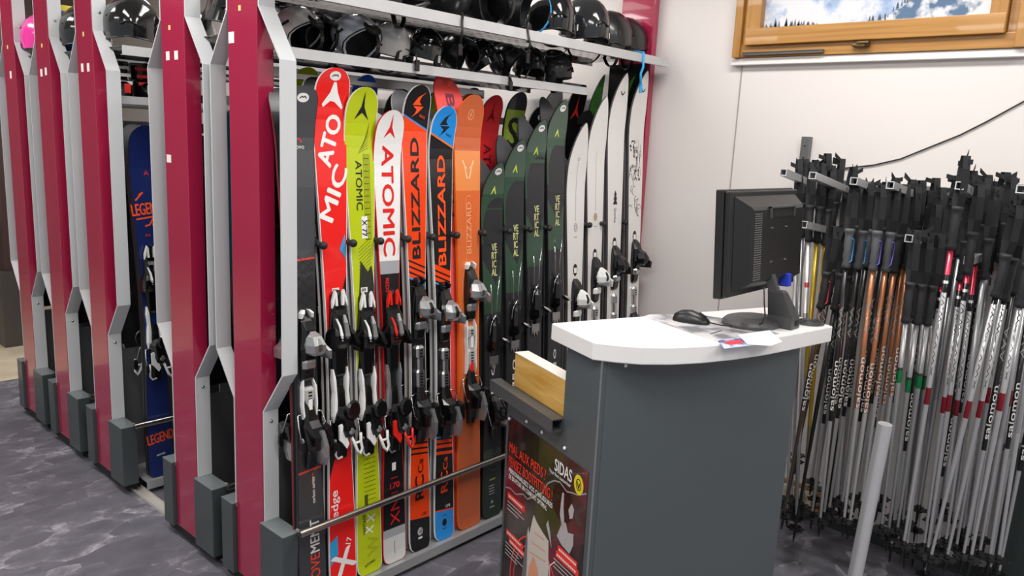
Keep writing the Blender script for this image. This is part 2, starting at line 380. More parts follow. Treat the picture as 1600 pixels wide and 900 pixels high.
def side_strip(sgn, parent):
    pts = [(0.0955, 0.30), (0.0955, 0.705), (0.212, 0.855), (0.212, 1.825), (0.0955, 1.985), (0.0955, 2.6)]
    t = 0.006; outer = []; inner = []
    for i, (y, z) in enumerate(pts):
        a = Vector(pts[max(i - 1, 0)]); b = Vector(pts[min(i + 1, len(pts) - 1)]); d = (b - a).normalized()
        n = Vector((d.y, -d.x))
        outer.append((y + n.x * t / 2, z + n.y * t / 2)); inner.append((y - n.x * t / 2, z - n.y * t / 2))
    bm = bmesh.new()
    rings = [[Vector((0.0, sgn * o[0], o[1])), Vector((0.054, sgn * o[0], o[1])), Vector((0.054, sgn * i_[0], i_[1])), Vector((0.0, sgn * i_[0], i_[1]))] for o, i_ in zip(outer, inner)]
    loft(bm, rings); bmesh.ops.recalc_face_normals(bm, faces=bm.faces[:])
    s = link_mesh('side_strip', bm, M_GREY, parent)
    for z in (0.667, 2.058):
        b2 = bmesh.new(); lathe(b2, [(0.0062, 0), (0.006, 0.0025), (0.003, 0.0045), (0.0, 0.005)], 12, Matrix.Translation((0.027, sgn * 0.0985, z)) @ Matrix.Rotation(sgn * -PI / 2, 4, 'X'))
        link_mesh('bolt', b2, M_STEEL, s, smooth=True)
def make_rack(label):
    R = root('sliding_ski_rack', label, 'ski rack', (RACKX, 2.325, 0), group='sliding ski racks side by side')
    bm = bmesh.new(); box(bm, -0.001, 0.055, -0.0875, 0.0875, 0.05, 2.6, 0.002); link_mesh('column', bm, M_BURG, R)
    for s in (-1, 1): side_strip(s, R)
    for y0, y1 in ((-0.235, -0.093), (0.093, 0.172)):
        bm = bmesh.new(); box(bm, -0.016, 0.05, y0, y1, 0.045, 0.315, 0.0025); p = link_mesh('plinth', bm, M_PLIN, R)
        bm = bmesh.new(); box(bm, -0.0165, 0.0505, y0 - .0005, y1 + .0005, 0.3125, 0.3155, 0.001); link_mesh('plinth_cap', bm, mat('plinth_cap_grey', '7C8385', 0.3, 0.3), p)
    bm = bmesh.new(); box(bm, 0.012, 2.03, -0.19, 0.19, 0.006, 0.034); box(bm, 0.0, 0.05, -0.22, 0.16, 0.02, 0.046); link_mesh('underside_shade', bm, M_BLKM, R)  # black boxes stand in for the shadow in the gap beneath the rack
    bm = bmesh.new(); box(bm, 0.068, 2.04, -0.275, 0.19, 0.052, 0.056); box(bm, 0.068, 2.04, -0.277, -0.272, 0.02, 0.058, 0.001); box(bm, 0.068, 2.04, 0.188, 0.19, 0.03, 0.075)
    link_mesh('tray', bm, mat('tray_sheet', 'BEBFC0', 0.35, 0.5, var=0.06, bscale=8), R)
    bm = bmesh.new(); tube(bm, [(0.03, -0.262, 0.322), (2.05, -0.262, 0.322)], 0.0125, 14); tube(bm, [(0.04, -0.232, 0.322), (0.04, -0.262, 0.322)], 0.008, 8); tube(bm, [(2.02, -0.262, 0.322), (2.02, -0.20, 0.322)], 0.008, 8)
    link_mesh('safety_rail', bm, mat('brushed_rail', 'B6B0AA', 0.25, 1.0), R, smooth=True, angle=40)
    bm = bmesh.new(); box(bm, 0.068, 2.03, -0.06, -0.055, 0.057, 0.62); link_mesh('lower_back_panel', bm, mat('grey_sheet_panel', '77797B', 0.3, 0.6), R)
    bm = bmesh.new(); box(bm, 0.07, 2.03, 0.03, 0.034, 0.62, 1.44); link_mesh('dark_backing', bm, M_BACKING, R)  # dark sheet added so the gaps between the skis look black
    bm = bmesh.new(); box(bm, 0.066, 2.03, -0.045, -0.015, 1.285, 1.315); link_mesh('hook_bar', bm, M_BLK, R)
    bm = bmesh.new(); box(bm, 0.066, 1.18, 0.10, 0.125, 1.795, 1.83, .002); link_mesh('cross_bar', bm, M_GALV, R)
    perforated(0.04, 2.03, -0.275, 0.17, 2.037, M_SHELF, 'upper_shelf', R)
    perforated(0.066, 1.56, -0.165, 0.17, 1.868, M_SHELF, 'lower_shelf', R, lip=0.03)
    bm = bmesh.new(); box(bm, 2.045, 2.085, -0.17, 0.02, 0.05, 2.6, 0.002); link_mesh('rear_column', bm, M_BURG, R)
    bm = bmesh.new(); box(bm, 2.03, 2.044, -0.15, 0.06, 0.06, 2.02); link_mesh('rear_panel', bm, M_BLKM, R)
    return R
def hook(parent, x):
    bm = bmesh.new()
    tube(bm, [(x + .012, -0.03, 1.30), (x + .010, -0.08, 1.31), (x + .002, -0.12, 1.30), (x - .002, -0.155, 1.275), (x, -0.18, 1.262), (x + .001, -0.200, 1.262)], [0.014, 0.014, 0.013, 0.011, 0.010, 0.010], 8)
    lathe(bm, [(0.0, -0.013), (0.011, -0.008), (0.014, 0), (0.012, 0.008), (0, 0.012)], 10, Matrix.Translation((x + .001, -0.205, 1.262)) @ Matrix.Rotation(PI / 2, 4, 'X'))
    return link_mesh('hook', bm, M_RUB, parent, smooth=True)
rack1 = make_rack('nearest burgundy sliding rack with grey side strips, its skis facing the counter')
RACKS = [rack1]
for c, lab in ((2.80, 'second burgundy sliding rack from the front, pushed against the nearest one'), (3.61, 'burgundy sliding rack beyond the open aisle, holding the navy ski'), (4.12, 'fourth burgundy sliding rack end from the front'), (4.61, 'farthest burgundy sliding rack end, last of the row at left')):
    r = copy_tree(rack1); r.location = (RACKX, c, 0); r['label'] = lab; RACKS.append(r)
for r in RACKS[1:]:
    for ch in list(r.children):
        if ch.name.startswith('rear_column') or ch.name.startswith('rear_panel'): bpy.data.objects.remove(ch)
for r in RACKS[1:]:
    for ch in r.children:
        if ch.name.startswith('upper_shelf'): ch.location.z = -0.115
        if ch.name.startswith('lower_shelf'): ch.location.z = -0.14
        if ch.name.startswith('cross_bar'): ch.location.z = -0.2
M_LABY = mat('yellow_label', 'E3D27A', 0.5)
def sticker(r, y, z, w_, h_, m_):
    bm = bmesh.new(); box(bm, -0.0018, -0.0002, y - w_ / 2, y + w_ / 2, z - h_ / 2, z + h_ / 2); link_mesh('label_sticker', bm, m_, r)
sticker(RACKS[0], 0.012, 1.985, .014, .016, M_LABY); sticker(RACKS[0], 0.066, 1.90, .034, .034, M_PAPER)
sticker(RACKS[1], 0.02, 1.955, .014, .016, M_LABY); sticker(RACKS[1], 0.04, 1.86, .026, .030, M_PAPER); sticker(RACKS[1], -0.025, 1.86, .026, .030, M_PAPER); sticker(RACKS[1], 0.058, 1.50, .034, .028, M_PAPER)
sticker(RACKS[2], 0.005, 1.975, .014, .018, M_LABY); sticker(RACKS[2], 0.035, 1.84, .024, .034, M_PAPER); sticker(RACKS[2], -0.03, 1.84, .024, .034, M_PAPER)
sticker(RACKS[3], 0.002, 1.951, .016, .018, M_LABY); sticker(RACKS[3], 0.03, 1.83, .026, .034, M_PAPER); sticker(RACKS[3], -0.03, 1.835, .024, .034, M_PAPER)
sticker(RACKS[4], 0.01, 1.965, .016, .018, M_LABY); sticker(RACKS[4], -0.01, 1.83, .024, .036, M_PAPER)
# floor tracks the racks roll on
for k, x in enumerate((1.345, 2.9)):
    bm = bmesh.new()
    box(bm, x - .022, x + .022, 2.08, 4.95, 0.0, 0.004); box(bm, x - .022, x - .018, 2.08, 4.95, 0.004, 0.012); box(bm, x + .018, x + .022, 2.08, 4.95, 0.004, 0.012)
    # pale channel rail
    tag(link_mesh('floor_track', bm, mat('pale_track', 'CFCBC2', 0.4, 0.3)), 'pale metal floor track under the sliding racks, ' + ('seen in the open aisle' if k == 0 else 'at their wall end'), 'track')

# ------------------------------------------------------------------ skis
M_WOVAL = mat('white_oval_sticker', 'F0EEEC', 0.4)
class Ski:
    def __init__(s, name_label, x, y, z, L, top, w=(0.062, 0.041, 0.054), side=None, base=None, tl=0.075, pw=2.0, curl=0.05, tc=0.20, lean=0.06, tilt=0.0, flip=False, group=None, tailr=0.03, tb=0.012):
        s.L, s.w, s.tl, s.pw, s.curl, s.tc, s.tailr = L, w, tl, pw, curl, tc, tailr
        s.root = root('ski', name_label, 'ski', (x, y, z), (-lean, tilt, PI if flip else 0), group or 'skis in the front row on the tray')
        if flip:
            s.root.rotation_mode = 'QUATERNION'
            s.root.rotation_quaternion = (Matrix.Rotation(-lean, 3, 'X') @ Matrix.Rotation(tilt, 3, 'Y') @ Matrix.Rotation(PI, 3, 'Z')).to_quaternion()
        N = 44; vs = [L * (i / N) for i in range(N + 1)]
        vs += [L - tl * k for k in (0.02, 0.06, 0.12, 0.2, 0.3, 0.42, 0.56, 0.72)] + [tailr * k for k in (0.05, 0.15, 0.35, 0.6)] + [0.001]
        vs = sorted(set(round(v, 4) for v in vs))
        def strip(inset, ya, yb, skip0=False):
            rings = []
            for v in vs:
                h = max(s.hw(v) - inset, 0.0006); yt = s.yt(v)
                rings.append([Vector((-h, yt + ya, v)), Vector((h, yt + ya, v)), Vector((h, yt + yb(v), v)), Vector((-h, yt + yb(v), v))])
            return rings
        bm = bmesh.new(); rings = strip(0.0, 0.0, lambda v: s.th(v))
        R = loft(bm, rings)
        for f in bm.faces:
            c = f.calc_center_median(); n = f.normal
        bm.normal_update(); bmesh.ops.recalc_face_normals(bm, faces=bm.faces[:]); bm.normal_update()
        for f in bm.faces:
            f.material_index = 1 if f.normal.y > 0.6 else 0
        s.body = link_mesh('ski_body', bm, [side or M_EDGE, base or M_BASE], s.root)
        bm = bmesh.new(); loft(bm, strip(0.0026, -0.0008, lambda v: 0.0004)); bmesh.ops.recalc_face_normals(bm, faces=bm.faces[:])
        s.top = link_mesh('topsheet', bm, top, s.root)
    def hw(s, v):
        L = s.L; wt, wm, wb = s.w; vt = L - s.tl * 1.3; vm = 0.43 * L; vb = 0.05 * L
        if v < vb: h = wb
        elif v < vm: h = sm(wb, wm, (v - vb) / (vm - vb))
        elif v < vt: h = sm(wm, wt, ((v - vm) / (vt - vm)) ** 1.25)
        else: h = wt
        if v > L - s.tl: t = (v - (L - s.tl)) / s.tl; h *= max(0.0, 1 - t ** s.pw) ** (1 / s.pw)
        if v < s.tailr: t = 1 - v / s.tailr; h *= (0.55 + 0.45 * math.sqrt(max(0, 1 - t * t)))
        return max(h, 0.0008)
    def th(s, v): 
        t = v / s.L; return 0.0055 + 0.0075 * math.sin(PI * min(1, max(0, t * 1.02))) ** 0.8
    def yb(s, v):
        y = 0.0
        if v > s.L - s.tc: y -= s.curl * ((v - (s.L - s.tc)) / s.tc) ** 1.9
        if v < 0.06: y -= 0.008 * (1 - v / 0.06) ** 2
        return y
    def yt(s, v): return s.yb(v) - s.th(v)
    def put(s, bm, mt, name='lettering', eps=0.0016, curved=True, parent=None, label=None, clip=False):
        vsx = [x.co.y for x in bm.verts]
        if not vsx: bm.free(); return None
        if max(vsx) > s.L - s.tc - 0.02: slice_v(bm, 0.012, s.L - s.tc - 0.02)
        slice_v(bm, 0.05)
        for x in bm.verts:
            u, v = x.co.x, x.co.y
            if clip: h = s.hw(v) - 0.0015; u = max(-h, min(h, u))
            x.co = Vector((u, s.yt(min(max(v, 0), s.L)) - eps - x.co.z, v))
        o = link_mesh(name, bm, mt, parent or s.top)
        if label: o['label'] = label
        return o
    def text(s, t, u, v, size, rot, mt, xs=1.0, bold=0.02, shear=0.0, **k):
        return s.put(rot2(text_bm(t, size, xs, bold, shear, k.pop('space', 1.0), k.pop('lines', 1.0), k.pop('length', None)), rot, u, v), mt, 'lettering', **k)
    def poly(s, polys, mt, name='emblem', **k): return s.put(poly_bm(polys), mt, name, **k)
    def oval(s, v, u=0.0, a=0.021, b=0.014):
        s.poly([ellipse(u, v, a, b)], M_WOVAL, 'rental_sticker', eps=0.002)
        s.poly(stroke([(u - .012, v - .003), (u - .004, v + .004), (u, v), (u + .006, v + .005), (u + .012, v - .002)], .003), M_INK, 'sticker_mark', eps=0.0027)
    def barcode(s, v, u=0.0, a=0.014, b=0.012):
        s.poly([rect(u - a, u + a, v - b, v + b)], M_PAPER, 'barcode_label', eps=0.002)
        s.poly([rect(u - a + .003 + k * .0028, u - a + .0045 + k * .0028, v - .002, v + b - .003) for k in range(7)], M_INK, 'barcode_mark', eps=0.0026)
def hump(bm, pts, x0=0.0, yb=-0.013, mi=0, tilt=0.0):
    rings = []
    for q in pts:
        v, h, y = q[:3]; xo = x0 + (q[3] if len(q) > 3 else 0)
        rings.append([Vector((xo - h, yb, v)), Vector((xo - h, yb - .6 * y, v)), Vector((xo - .62 * h, yb - y, v)), Vector((xo + .62 * h, yb - y, v)), Vector((xo + h, yb - .6 * y, v)), Vector((xo + h, yb, v))])
    loft(bm, rings, mi=mi)
def fin(bm, bev=0.0):
    bmesh.ops.recalc_face_normals(bm, faces=bm.faces[:]); return bm
M_BW = mat('binding_white', 'E9E9E7', 0.3); M_BR = mat('binding_red', 'E3281C', 0.35); M_CLR = mat('binding_grey_clear', 'B9BBBC', 0.22, 0.75)
M_GB = mat('gloss_black_plastic', '0C0C0E', 0.2, coat=0.3); M_ORG = mat('orange_dot', 'F06A1A', 0.4)
def brake(p, v, arm=M_STEEL, pad=M_BLK, spread=0.052, ln=0.07, out=0.035):
    bm = bmesh.new()
    for sg in (-1, 1):
        tube(bm, [(sg * 0.02, -0.02, v + .02), (sg * 0.045, -0.022, v + .015), (sg * spread, -0.022 - out * .3, v - .02), (sg * (spread + .004), -0.02 - out, v - ln)], 0.0026, 6)
    link_mesh('brake_arms', fin(bm), arm, p, smooth=True)
    for sg in (-1, 1):
        bm = bmesh.new(); hump(bm, [(v - ln - .028, .004, .01), (v - ln - .015, .0085, .016), (v - ln + .012, .007, .014), (v - ln + .02, .003, .008)], sg * (spread + .004), yb=-0.012 - out)
        link_mesh('brake_pad', fin(bm), pad, p)
def binding(sk, style, vt, vh):
    """toe piece centred at vt, heel piece at vh on a ski's topsheet"""
    p = sk.root; yb = sk.yt(vt) - 0.0002
    def part(name, build, mt, parent=p, **k):
        bm = bmesh.new(); build(bm); return link_mesh(name, fin(bm), mt, parent, **k)
    if style in ('atomic', 'atomicred'):
        accent = M_BW if style == 'atomic' else M_BR
        t = part('toe_piece', lambda b: (hump(b, [(vt + .125, .012, .004), (vt + .11, .026, .010), (vt + .06, .029, .018), (vt + .045, .031, .034), (vt, .034, .046), (vt - .035, .036, .050), (vt - .055, .034, .034), (vt - .075, .030, .016), (vt - .16, .027, .014), (vt - .17, .024, .006)], yb=yb),
             hump(b, [(vt + .01, .009, .03, .022), (vt - .02, .013, .052, .034), (vt - .055, .010, .062, .044), (vt - .07, .004, .05, .048)], yb=yb),
             hump(b, [(vt + .01, .009, .03, -.022), (vt - .02, .012, .05, -.034), (vt - .055, .009, .058, -.042), (vt - .07, .004, .05, -.045)], yb=yb)), M_GB)
        part('toe_window', lambda b: hump(b, [(vt + .045, .007, .036), (vt + .02, .011, .046), (vt - .025, .012, .056), (vt - .035, .006, .05)], .006, yb=yb), M_CLR, t)
        part('toe_stripe', lambda b: (hump(b, [(vt + .035, .003, .036, -.024), (vt + .01, .006, .045, -.018), (vt - .02, .008, .052, -.016), (vt - .04, .003, .048, -.012)], yb=yb), hump(b, [(vt - .045, .022, .036), (vt - .052, .024, .037)], yb=yb) if style != 'atomic' else None), accent, t)
        for sg in (-1, 1):
            pts = [(sg * .008, vt + .075), (sg * .011, vt + .118), (sg * .018, vt + .128), (sg * .030, vt + .09), (sg * .030, vt + .068), (sg * .0225, vt + .085), (sg * .0185, vt + .105), (sg * .0165, vt + .075)]
            part('white_chevron' if style == 'atomic' else 'red_chevron', lambda b: loft(b, [[Vector((a, yb - .012, c)) for a, c in pts], [Vector((a, yb - .0225, c)) for a, c in pts]]), accent, t)
        for sg in (-1, 1):
            part('side_plate', lambda b: hump(b, [(vt - .14, .003, .012, sg * .028), (vt - .175, .0075, .019, sg * .027), (vt - .22, .006, .019, sg * .024), (vt - .25, .0095, .019, sg * .0245), (vt - .30, .009, .019, sg * .027), (vt - .325, .003, .01, sg * .029)], yb=yb), M_BW if style == 'atomic' else M_CLR)
        part('heel_track', lambda b: hump(b, [(vh + .12, .012, .014), (vh + .10, .018, .017), (vh - .07, .024, .02), (vh - .13, .022, .012)], yb=yb), M_BLK)
        hpc = part('heel_piece', lambda b: (hump(b, [(vh + .055, .014, .03), (vh + .03, .028, .05), (vh - .02, .030, .066), (vh - .05, .024, .05), (vh - .075, .018, .022)], yb=yb),
             loft(b, [[Vector((.016 + .028 * math.cos(a) * k, yb - .052 - q, vh + .045 + .036 * math.sin(a) * k)) for a in [2 * PI * i / 14 for i in range(14)]] for k, q in ((.9, 0), (1, .006), (.8, .014))])), M_GB)
        part('heel_dial', lambda b: lathe(b, [(.012, 0), (.012, .006), (.008, .008), (0, .008)], 14, Matrix.Translation((0.004, yb - .058, vh - .025)) @ Matrix.Rotation(PI / 2, 4, 'X')), M_CLR, hpc, smooth=True, angle=40)
        arr = [(-.034, vh - .0), (-.022, vh + .004), (.004, vh - .07), (-.006, vh - .085), (-.022, vh - .062), (-.034, vh - .05)]
        part('heel_flash', lambda b: loft(b, [[Vector((a - .004, yb - .045 - (0.0), c)) for a, c in arr], [Vector((a - .004, yb - .052, c)) for a, c in arr]]), accent, hpc)
        bm = bmesh.new(); tube(bm, [(.016, yb - .04, vh - .05), (.022, yb - .05, vh - .075), (.030, yb - .052, vh - .10), (.044, yb - .05, vh - .118), (.054, yb - .05, vh - .10), (.048, yb - .05, vh - .075), (.052, yb - .045, vh - .045)], .0055, 7); tube(bm, [(.022, yb - .05, vh - .075), (.048, yb - .05, vh - .075)], .0045, 6)
        link_mesh('heel_lever', fin(bm), accent, p, smooth=True)
        bm = bmesh.new(); tube(bm, [(-.034, yb - .02, vh - .055), (-.036, yb - .022, vh - .11), (-.026, yb - .02, vh - .125), (-.008, yb - .02, vh - .122)], .004, 6); link_mesh('brake_foot', fin(bm), M_BW if style == 'atomic' else M_CLR, p, smooth=True)
        brake(p, vh - .005, M_STEEL, M_BLK, .050, .06)
    elif style in ('marker', 'alpine', 'white', 'whiteblack'):
        capm = M_CLR if style in ('marker', 'alpine') else (M_BW if style == 'white' else M_GB)
        t = part('toe_piece', lambda b: (hump(b, [(vt + .075, .012, .008), (vt + .06, .022, .022), (vt + .03, .026, .034), (vt - .03, .030, .04), (vt - .07, .028, .022), (vt - .13, .026, .014), (vt - .14, .02, .006)], yb=yb)), M_GB)
        part('toe_housing', lambda b: (hump(b, [(vt + .03, .012, .03, .004), (vt + .012, .026, .055, .008), (vt - .015, .034, .070, .010), (vt - .04, .034, .066, .012), (vt - .052, .02, .05, .014)], yb=yb), hump(b, [(vt - .01, .006, .05, .03), (vt - .035, .010, .076, .042), (vt - .065, .004, .07, .048)], yb=yb)), capm, t)
        part('toe_emblem', lambda b: (hump(b, [(vt + .006, .005, .0635, .010), (vt - .012, .011, .0715, .010), (vt - .030, .012, .0705, .010), (vt - .036, .004, .067, .010)], yb=yb)), M_BLK if style != 'marker' else M_STEEL, t)
        if style == 'alpine' or style == 'marker':
            part('toe_horns', lambda b: [hump(b, [(vt + .068, .004, .016, sg * .020), (vt + .085, .007, .022, sg * .017), (vt + .095, .005, .014, sg * .010)], yb=yb) for sg in (-1, 1)], M_BW if style == 'marker' else M_BLK, t)
        part('afd_pad', lambda b: hump(b, [(vt - .068, .022, .026), (vt - .075, .026, .03), (vt - .095, .025, .028), (vt - .10, .022, .02)], yb=yb), M_CLR if style != 'white' else M_BW)
        mid = M_SILV if style != 'marker' else mat('binding_silver_paint', 'B9B8B6', 0.4, 0.2)
        def spring(b):
            hump(b, [(vt - .16, .013, .012), (vt - .17, .020, .017), (vt - .20, .020, .017), (vt - .21, .014, .016), (vt - .25, .014, .016), (vt - .26, .020, .017), (vt - .31, .019, .017), (vt - .33, .013, .012)], yb=yb)
        if style == 'marker':
            for sg in (-1, 1): part('side_rail', lambda b: hump(b, [(vt - .135, .002, .010, sg * .018), (vt - .16, .004, .0165, sg * .024), (vt - .22, .004, .0165, sg * .026), (vt - .26, .003, .0165, sg * .022), (vt - .33, .003, .0165, sg * .024), (vt - .35, .002, .01, sg * .026)], yb=yb), M_BW)
            part('rental_code_label', lambda b: hump(b, [(vt - .20, .009, .0188), (vt - .245, .009, .0188)], yb=yb), M_PAPER)
        part('heel_spring_plate', spring, mid)
        for rg in (range(3), range(8, 13)): part('spring_slots', lambda b: [hump(b, [(vt - .175 - k * .011, .010, .0182), (vt - .180 - k * .011, .010, .0182)], yb=yb) for k in rg], M_BLK)
        if style == 'marker': part('red_tab', lambda b: hump(b, [(vt - .30, .010, .0185), (vt - .335, .012, .0185), (vt - .345, .006, .016)], yb=yb), M_BR)
        hpc = part('heel_piece', lambda b: (hump(b, [(vh + .11, .016, .012), (vh + .08, .020, .02), (vh + .05, .026, .03), (vh + .03, .030, .05), (vh + .0, .028, .066), (vh - .045, .024, .058), (vh - .065, .02, .03), (vh - .115, .018, .014)], yb=yb),
            hump(b, [(vh + .038, .010, .055, .03), (vh + .028, .016, .07, .034), (vh - .02, .012, .072, .034), (vh - .03, .006, .05, .034)], yb=yb)), M_GB)
        part('heel_lever', lambda b: (hump(b, [(vh + .02, .010, .066, .012), (vh - .03, .014, .078, .016), (vh - .07, .011, .072, .02), (vh - .10, .006, .06, .022)], yb=yb)), M_CLR if style != 'whiteblack' else M_BLK, hpc)
        if style == 'alpine': part('orange_dot', lambda b: lathe(b, [(.005, 0), (.005, .003), (0, .004)], 10, Matrix.Translation((-.018, yb - .037, vt - .045)) @ Matrix.Rotation(PI / 2, 4, 'X')), M_ORG, t)
        brake(p, vh + .055, M_STEEL if style != 'whiteblack' else mat('violet_brake_wire', '4A45A0', .4), M_BLK, .050, .075, .04)
    elif style == 'tech':
        def frame(b):
            tube(b, [(-.026, yb - .008, vt + .0), (-.020, yb - .014, vt + .05), (0, yb - .018, vt + .085), (.020, yb - .014, vt + .05), (.026, yb - .008, vt + .0)], .0038, 6)
            tube(b, [(-.014, yb - .02, vt + .055), (-.026, yb - .02, vt + .10), (-.024, yb - .018, vt + .17), (-.028, yb - .016, vt + .21)], .002, 5)
            tube(b, [(.012, yb - .02, vt + .055), (-.002, yb - .024, vt + .11), (.010, yb - .02, vt + .18), (.024, yb - .018, vt + .24)], .002, 5)
        t = part('toe_wire_frame', frame, M_CHROME, smooth=True)
        part('toe_piece', lambda b: (hump(b, [(vt + .065, .010, .02), (vt + .04, .016, .03), (vt + .0, .020, .034), (vt - .04, .024, .036), (vt - .085, .022, .022), (vt - .09, .018, .008)], yb=yb), hump(b, [(vt - .02, .006, .05, -.024), (vt - .045, .009, .054, -.026), (vt - .06, .004, .04, -.026)], yb=yb)), M_GB)
        part('pin_arm', lambda b: (hump(b, [(vt - .012, .006, .04, .018), (vt - .022, .014, .05, .030), (vt - .034, .012, .052, .046), (vt - .042, .004, .044, .058)], yb=yb)), M_CHROME)
        saw = [(-.026, vt - .07), (.026, vt - .07), (.024, vt - .135), (.016, vt - .118), (.009, vt - .145), (0, vt - .12), (-.009, vt - .145), (-.016, vt - .118), (-.024, vt - .135)]
        part('crampon_slot_plate', lambda b: loft(b, [[Vector((a, yb - .002, c)) for a, c in saw], [Vector((a, yb - .008, c)) for a, c in saw]]), M_SILV)
        part('heel_piece', lambda b: (hump(b, [(vh + .07, .015, .012), (vh + .05, .022, .03), (vh + .01, .025, .06), (vh - .03, .022, .055), (vh - .06, .018, .02), (vh - .10, .015, .01)], yb=yb), lathe(b, [(.018, 0), (.019, .02), (.013, .036), (0, .04)], 12, Matrix.Translation((0, yb - .045, vh + .01)) @ Matrix.Rotation(PI / 2, 4, 'X'))), M_GB)
        part('heel_riser', lambda b: (hump(b, [(vh - .03, .009, .06, .02), (vh - .045, .02, .068, .026), (vh - .062, .016, .066, .036), (vh - .07, .006, .05, .046)], yb=yb)), M_SILV)
        brake(p, vh + .03, M_CHROME, M_BLK, .052, .09, .05)

def C_(k, h, r=0.4): return mat(k, h, r)
BW = lambda key, h: bandmat(key, 1.8, [(0, h)])
def mate(label, s, dz=0.0, base=None, top='1C1C20', style=None, side=None, group=None):
    m = Ski(label, s.root.location.x - 0.003, s.root.location.y + 0.0095, s.root.location.z, s.L + dz, BW('mate_top_' + label[:24], top), w=s.w, side=side, base=base, tl=s.tl, pw=s.pw, curl=s.curl, tc=s.tc, lean=-s.root.rotation_euler.x, tilt=s.root.rotation_euler.y, flip=True, group=group or 'mate skis standing base to base behind the front row')
    if style: binding(m, style, 0.90, 0.58)
    return m
ATOM = lambda u, v, s, d=1: [[(u, v + d * s), (u - .13 * s, v - d * .05 * s), (u - .62 * s, v - d * .95 * s), (u, v - d * .45 * s)], [(u, v + d * s), (u + .13 * s, v - d * .05 * s), (u + .62 * s, v - d * .95 * s), (u, v - d * .45 * s)]]
BLZ = lambda u, v, s: [[(u + .62 * s, v + .95 * s), (u - .1 * s, v + .55 * s), (u - .55 * s, v - .05 * s), (u + .38 * s, v - .02 * s), (u + .1 * s, v + .25 * s), (u + .25 * s, v + .62 * s)],
                       [(u - .55 * s, v - 1.0 * s), (u + .1 * s, v - .62 * s), (u + .62 * s, v - .12 * s), (u - .45 * s, v - .12 * s), (u - .05 * s, v - .38 * s), (u - .2 * s, v - .7 * s)]]
SG = 'skis in the front row on the tray'
WHITE_S = C_('side_white', 'F0EEEB', 0.4); BLACK_S = C_('side_black', '232326', 0.35); Y0 = 2.085; Z0 = 0.058

# 1 charcoal ski nearest the rack end
s = Ski('charcoal ski with red line and MOVEMENT lettering, nearest the rack end', 1.384, Y0, Z0, 1.70, bandmat('charcoal_ski', 1.70, [(0, '38393C'), (.452, 'D8452F'), (.456, '2A2A2D'), (1.155, 'D8452F'), (1.161, '47484C')], -0.06), side=BLACK_S, tl=.06, pw=2.6)
s.oval(1.665, .004); mat('pale_ink', 'DAD6D2', .4); mat('red_ink', 'E2402E', .4)
s.text('MENT', .010, .222, .036, 90, mat('pale_ink', ''), 1, .018, length=.118); s.text('MOVE', .010, .096, .036, 90, mat('red_ink', ''), 1, .018, length=.122)
s.text('carbon series', .01, .385, .012, 90, mat('pale_ink', '', .4)); s.poly([rect(.008, .011, .405, .445), rect(-.028, -.025, 1.17, 1.30)], mat('red_ink', '', .4), 'red_line')
s.poly(ring_polys(.0, 1.53, .013, .013, .004, 16, 0, PI), mat('red_ink', '', .4), 'round_logo'); s.text('movo', 0.0, 1.515, .014, 0, mat('pale_ink', '', .4)); s.text('alp tracks', -.022, 1.36, .010, -90, mat('pale_ink', '', .4))
s.poly([p for k in range(-3, 4) for p in stroke([(-.03, 1.03 + k * .035 - .01), (.035, 1.03 + k * .035 + .05)], .0012) + stroke([(.035, 1.03 + k * .035 - .01), (-.03, 1.03 + k * .035 + .05)], .0012)], C_('chk', '1E1E21'), 'quilted_pattern', clip=True)
binding(s, 'marker', .905, .585); mate('black-based mate standing behind the charcoal ski', s, 0, style='marker', side=C_('side_red', '6E1C1E'))
# 2 red
s = Ski('bright red ski with big white ATOMIC lettering and a white X at its tail', 1.507, Y0, Z0, 1.765, bandmat('red_ski', 1.765, [(0, 'EE1F1C'), (.10, 'F01F1C')], 0), w=(.066, .041, .056), side=WHITE_S, tl=.075, pw=2.3)
def fade_side(sk, v0, v1, mt, u0=-1, u1=1): pass
s.oval(1.74); WI = mat('white_ink', 'F1EFEC', .4)
s.poly([[(0, 1.722), (-.009, 1.69), (-.036, 1.652), (-.031, 1.643), (-.006, 1.664), (.010, 1.662), (.040, 1.640), (.044, 1.647), (.020, 1.69), (.009, 1.722)]], WI)
s.text('ATO', -.006, 1.540, .054, 72, WI, 1, .045, length=.165); s.text('MIC', .004, 1.370, .054, 68, WI, 1, .04, length=.185)
s.poly([[(-.01, .75), (.042, .75), (.042, 1.10), (.030, 1.06), (-.012, .95), (-.042, .90), (-.042, .75)], [(-.05, .40), (.05, .66), (.05, .80), (-.05, .80)]], C_('red_ski_black_part', '1B1B1E', .3), 'black_panel', clip=True, eps=.0011)
for pl in ([(.042, 1.235), (.020, 1.185), (.044, 1.15)], [(-.053, .17), (-.022, .19), (-.020, .12), (-.052, .085)]): s.poly([pl], C_('sky_blue_ink', '2D9FD8', .4), 'blue_patch', clip=True)
s.text('edge', -.026, .305, .028, 90, WI, .95, .02, length=.10); s.text('X', .003, .085, .082, 20, WI, 1.05, .04); s.text('17', .025, .155, .022, 70, WI)
s.barcode(1.045, -.002); binding(s, 'atomic', .925, .60); mate('black-based mate standing behind the red ski', s, -.02, side=WHITE_S, style='atomic', base=C_('dark_base', '1C1C1F'))
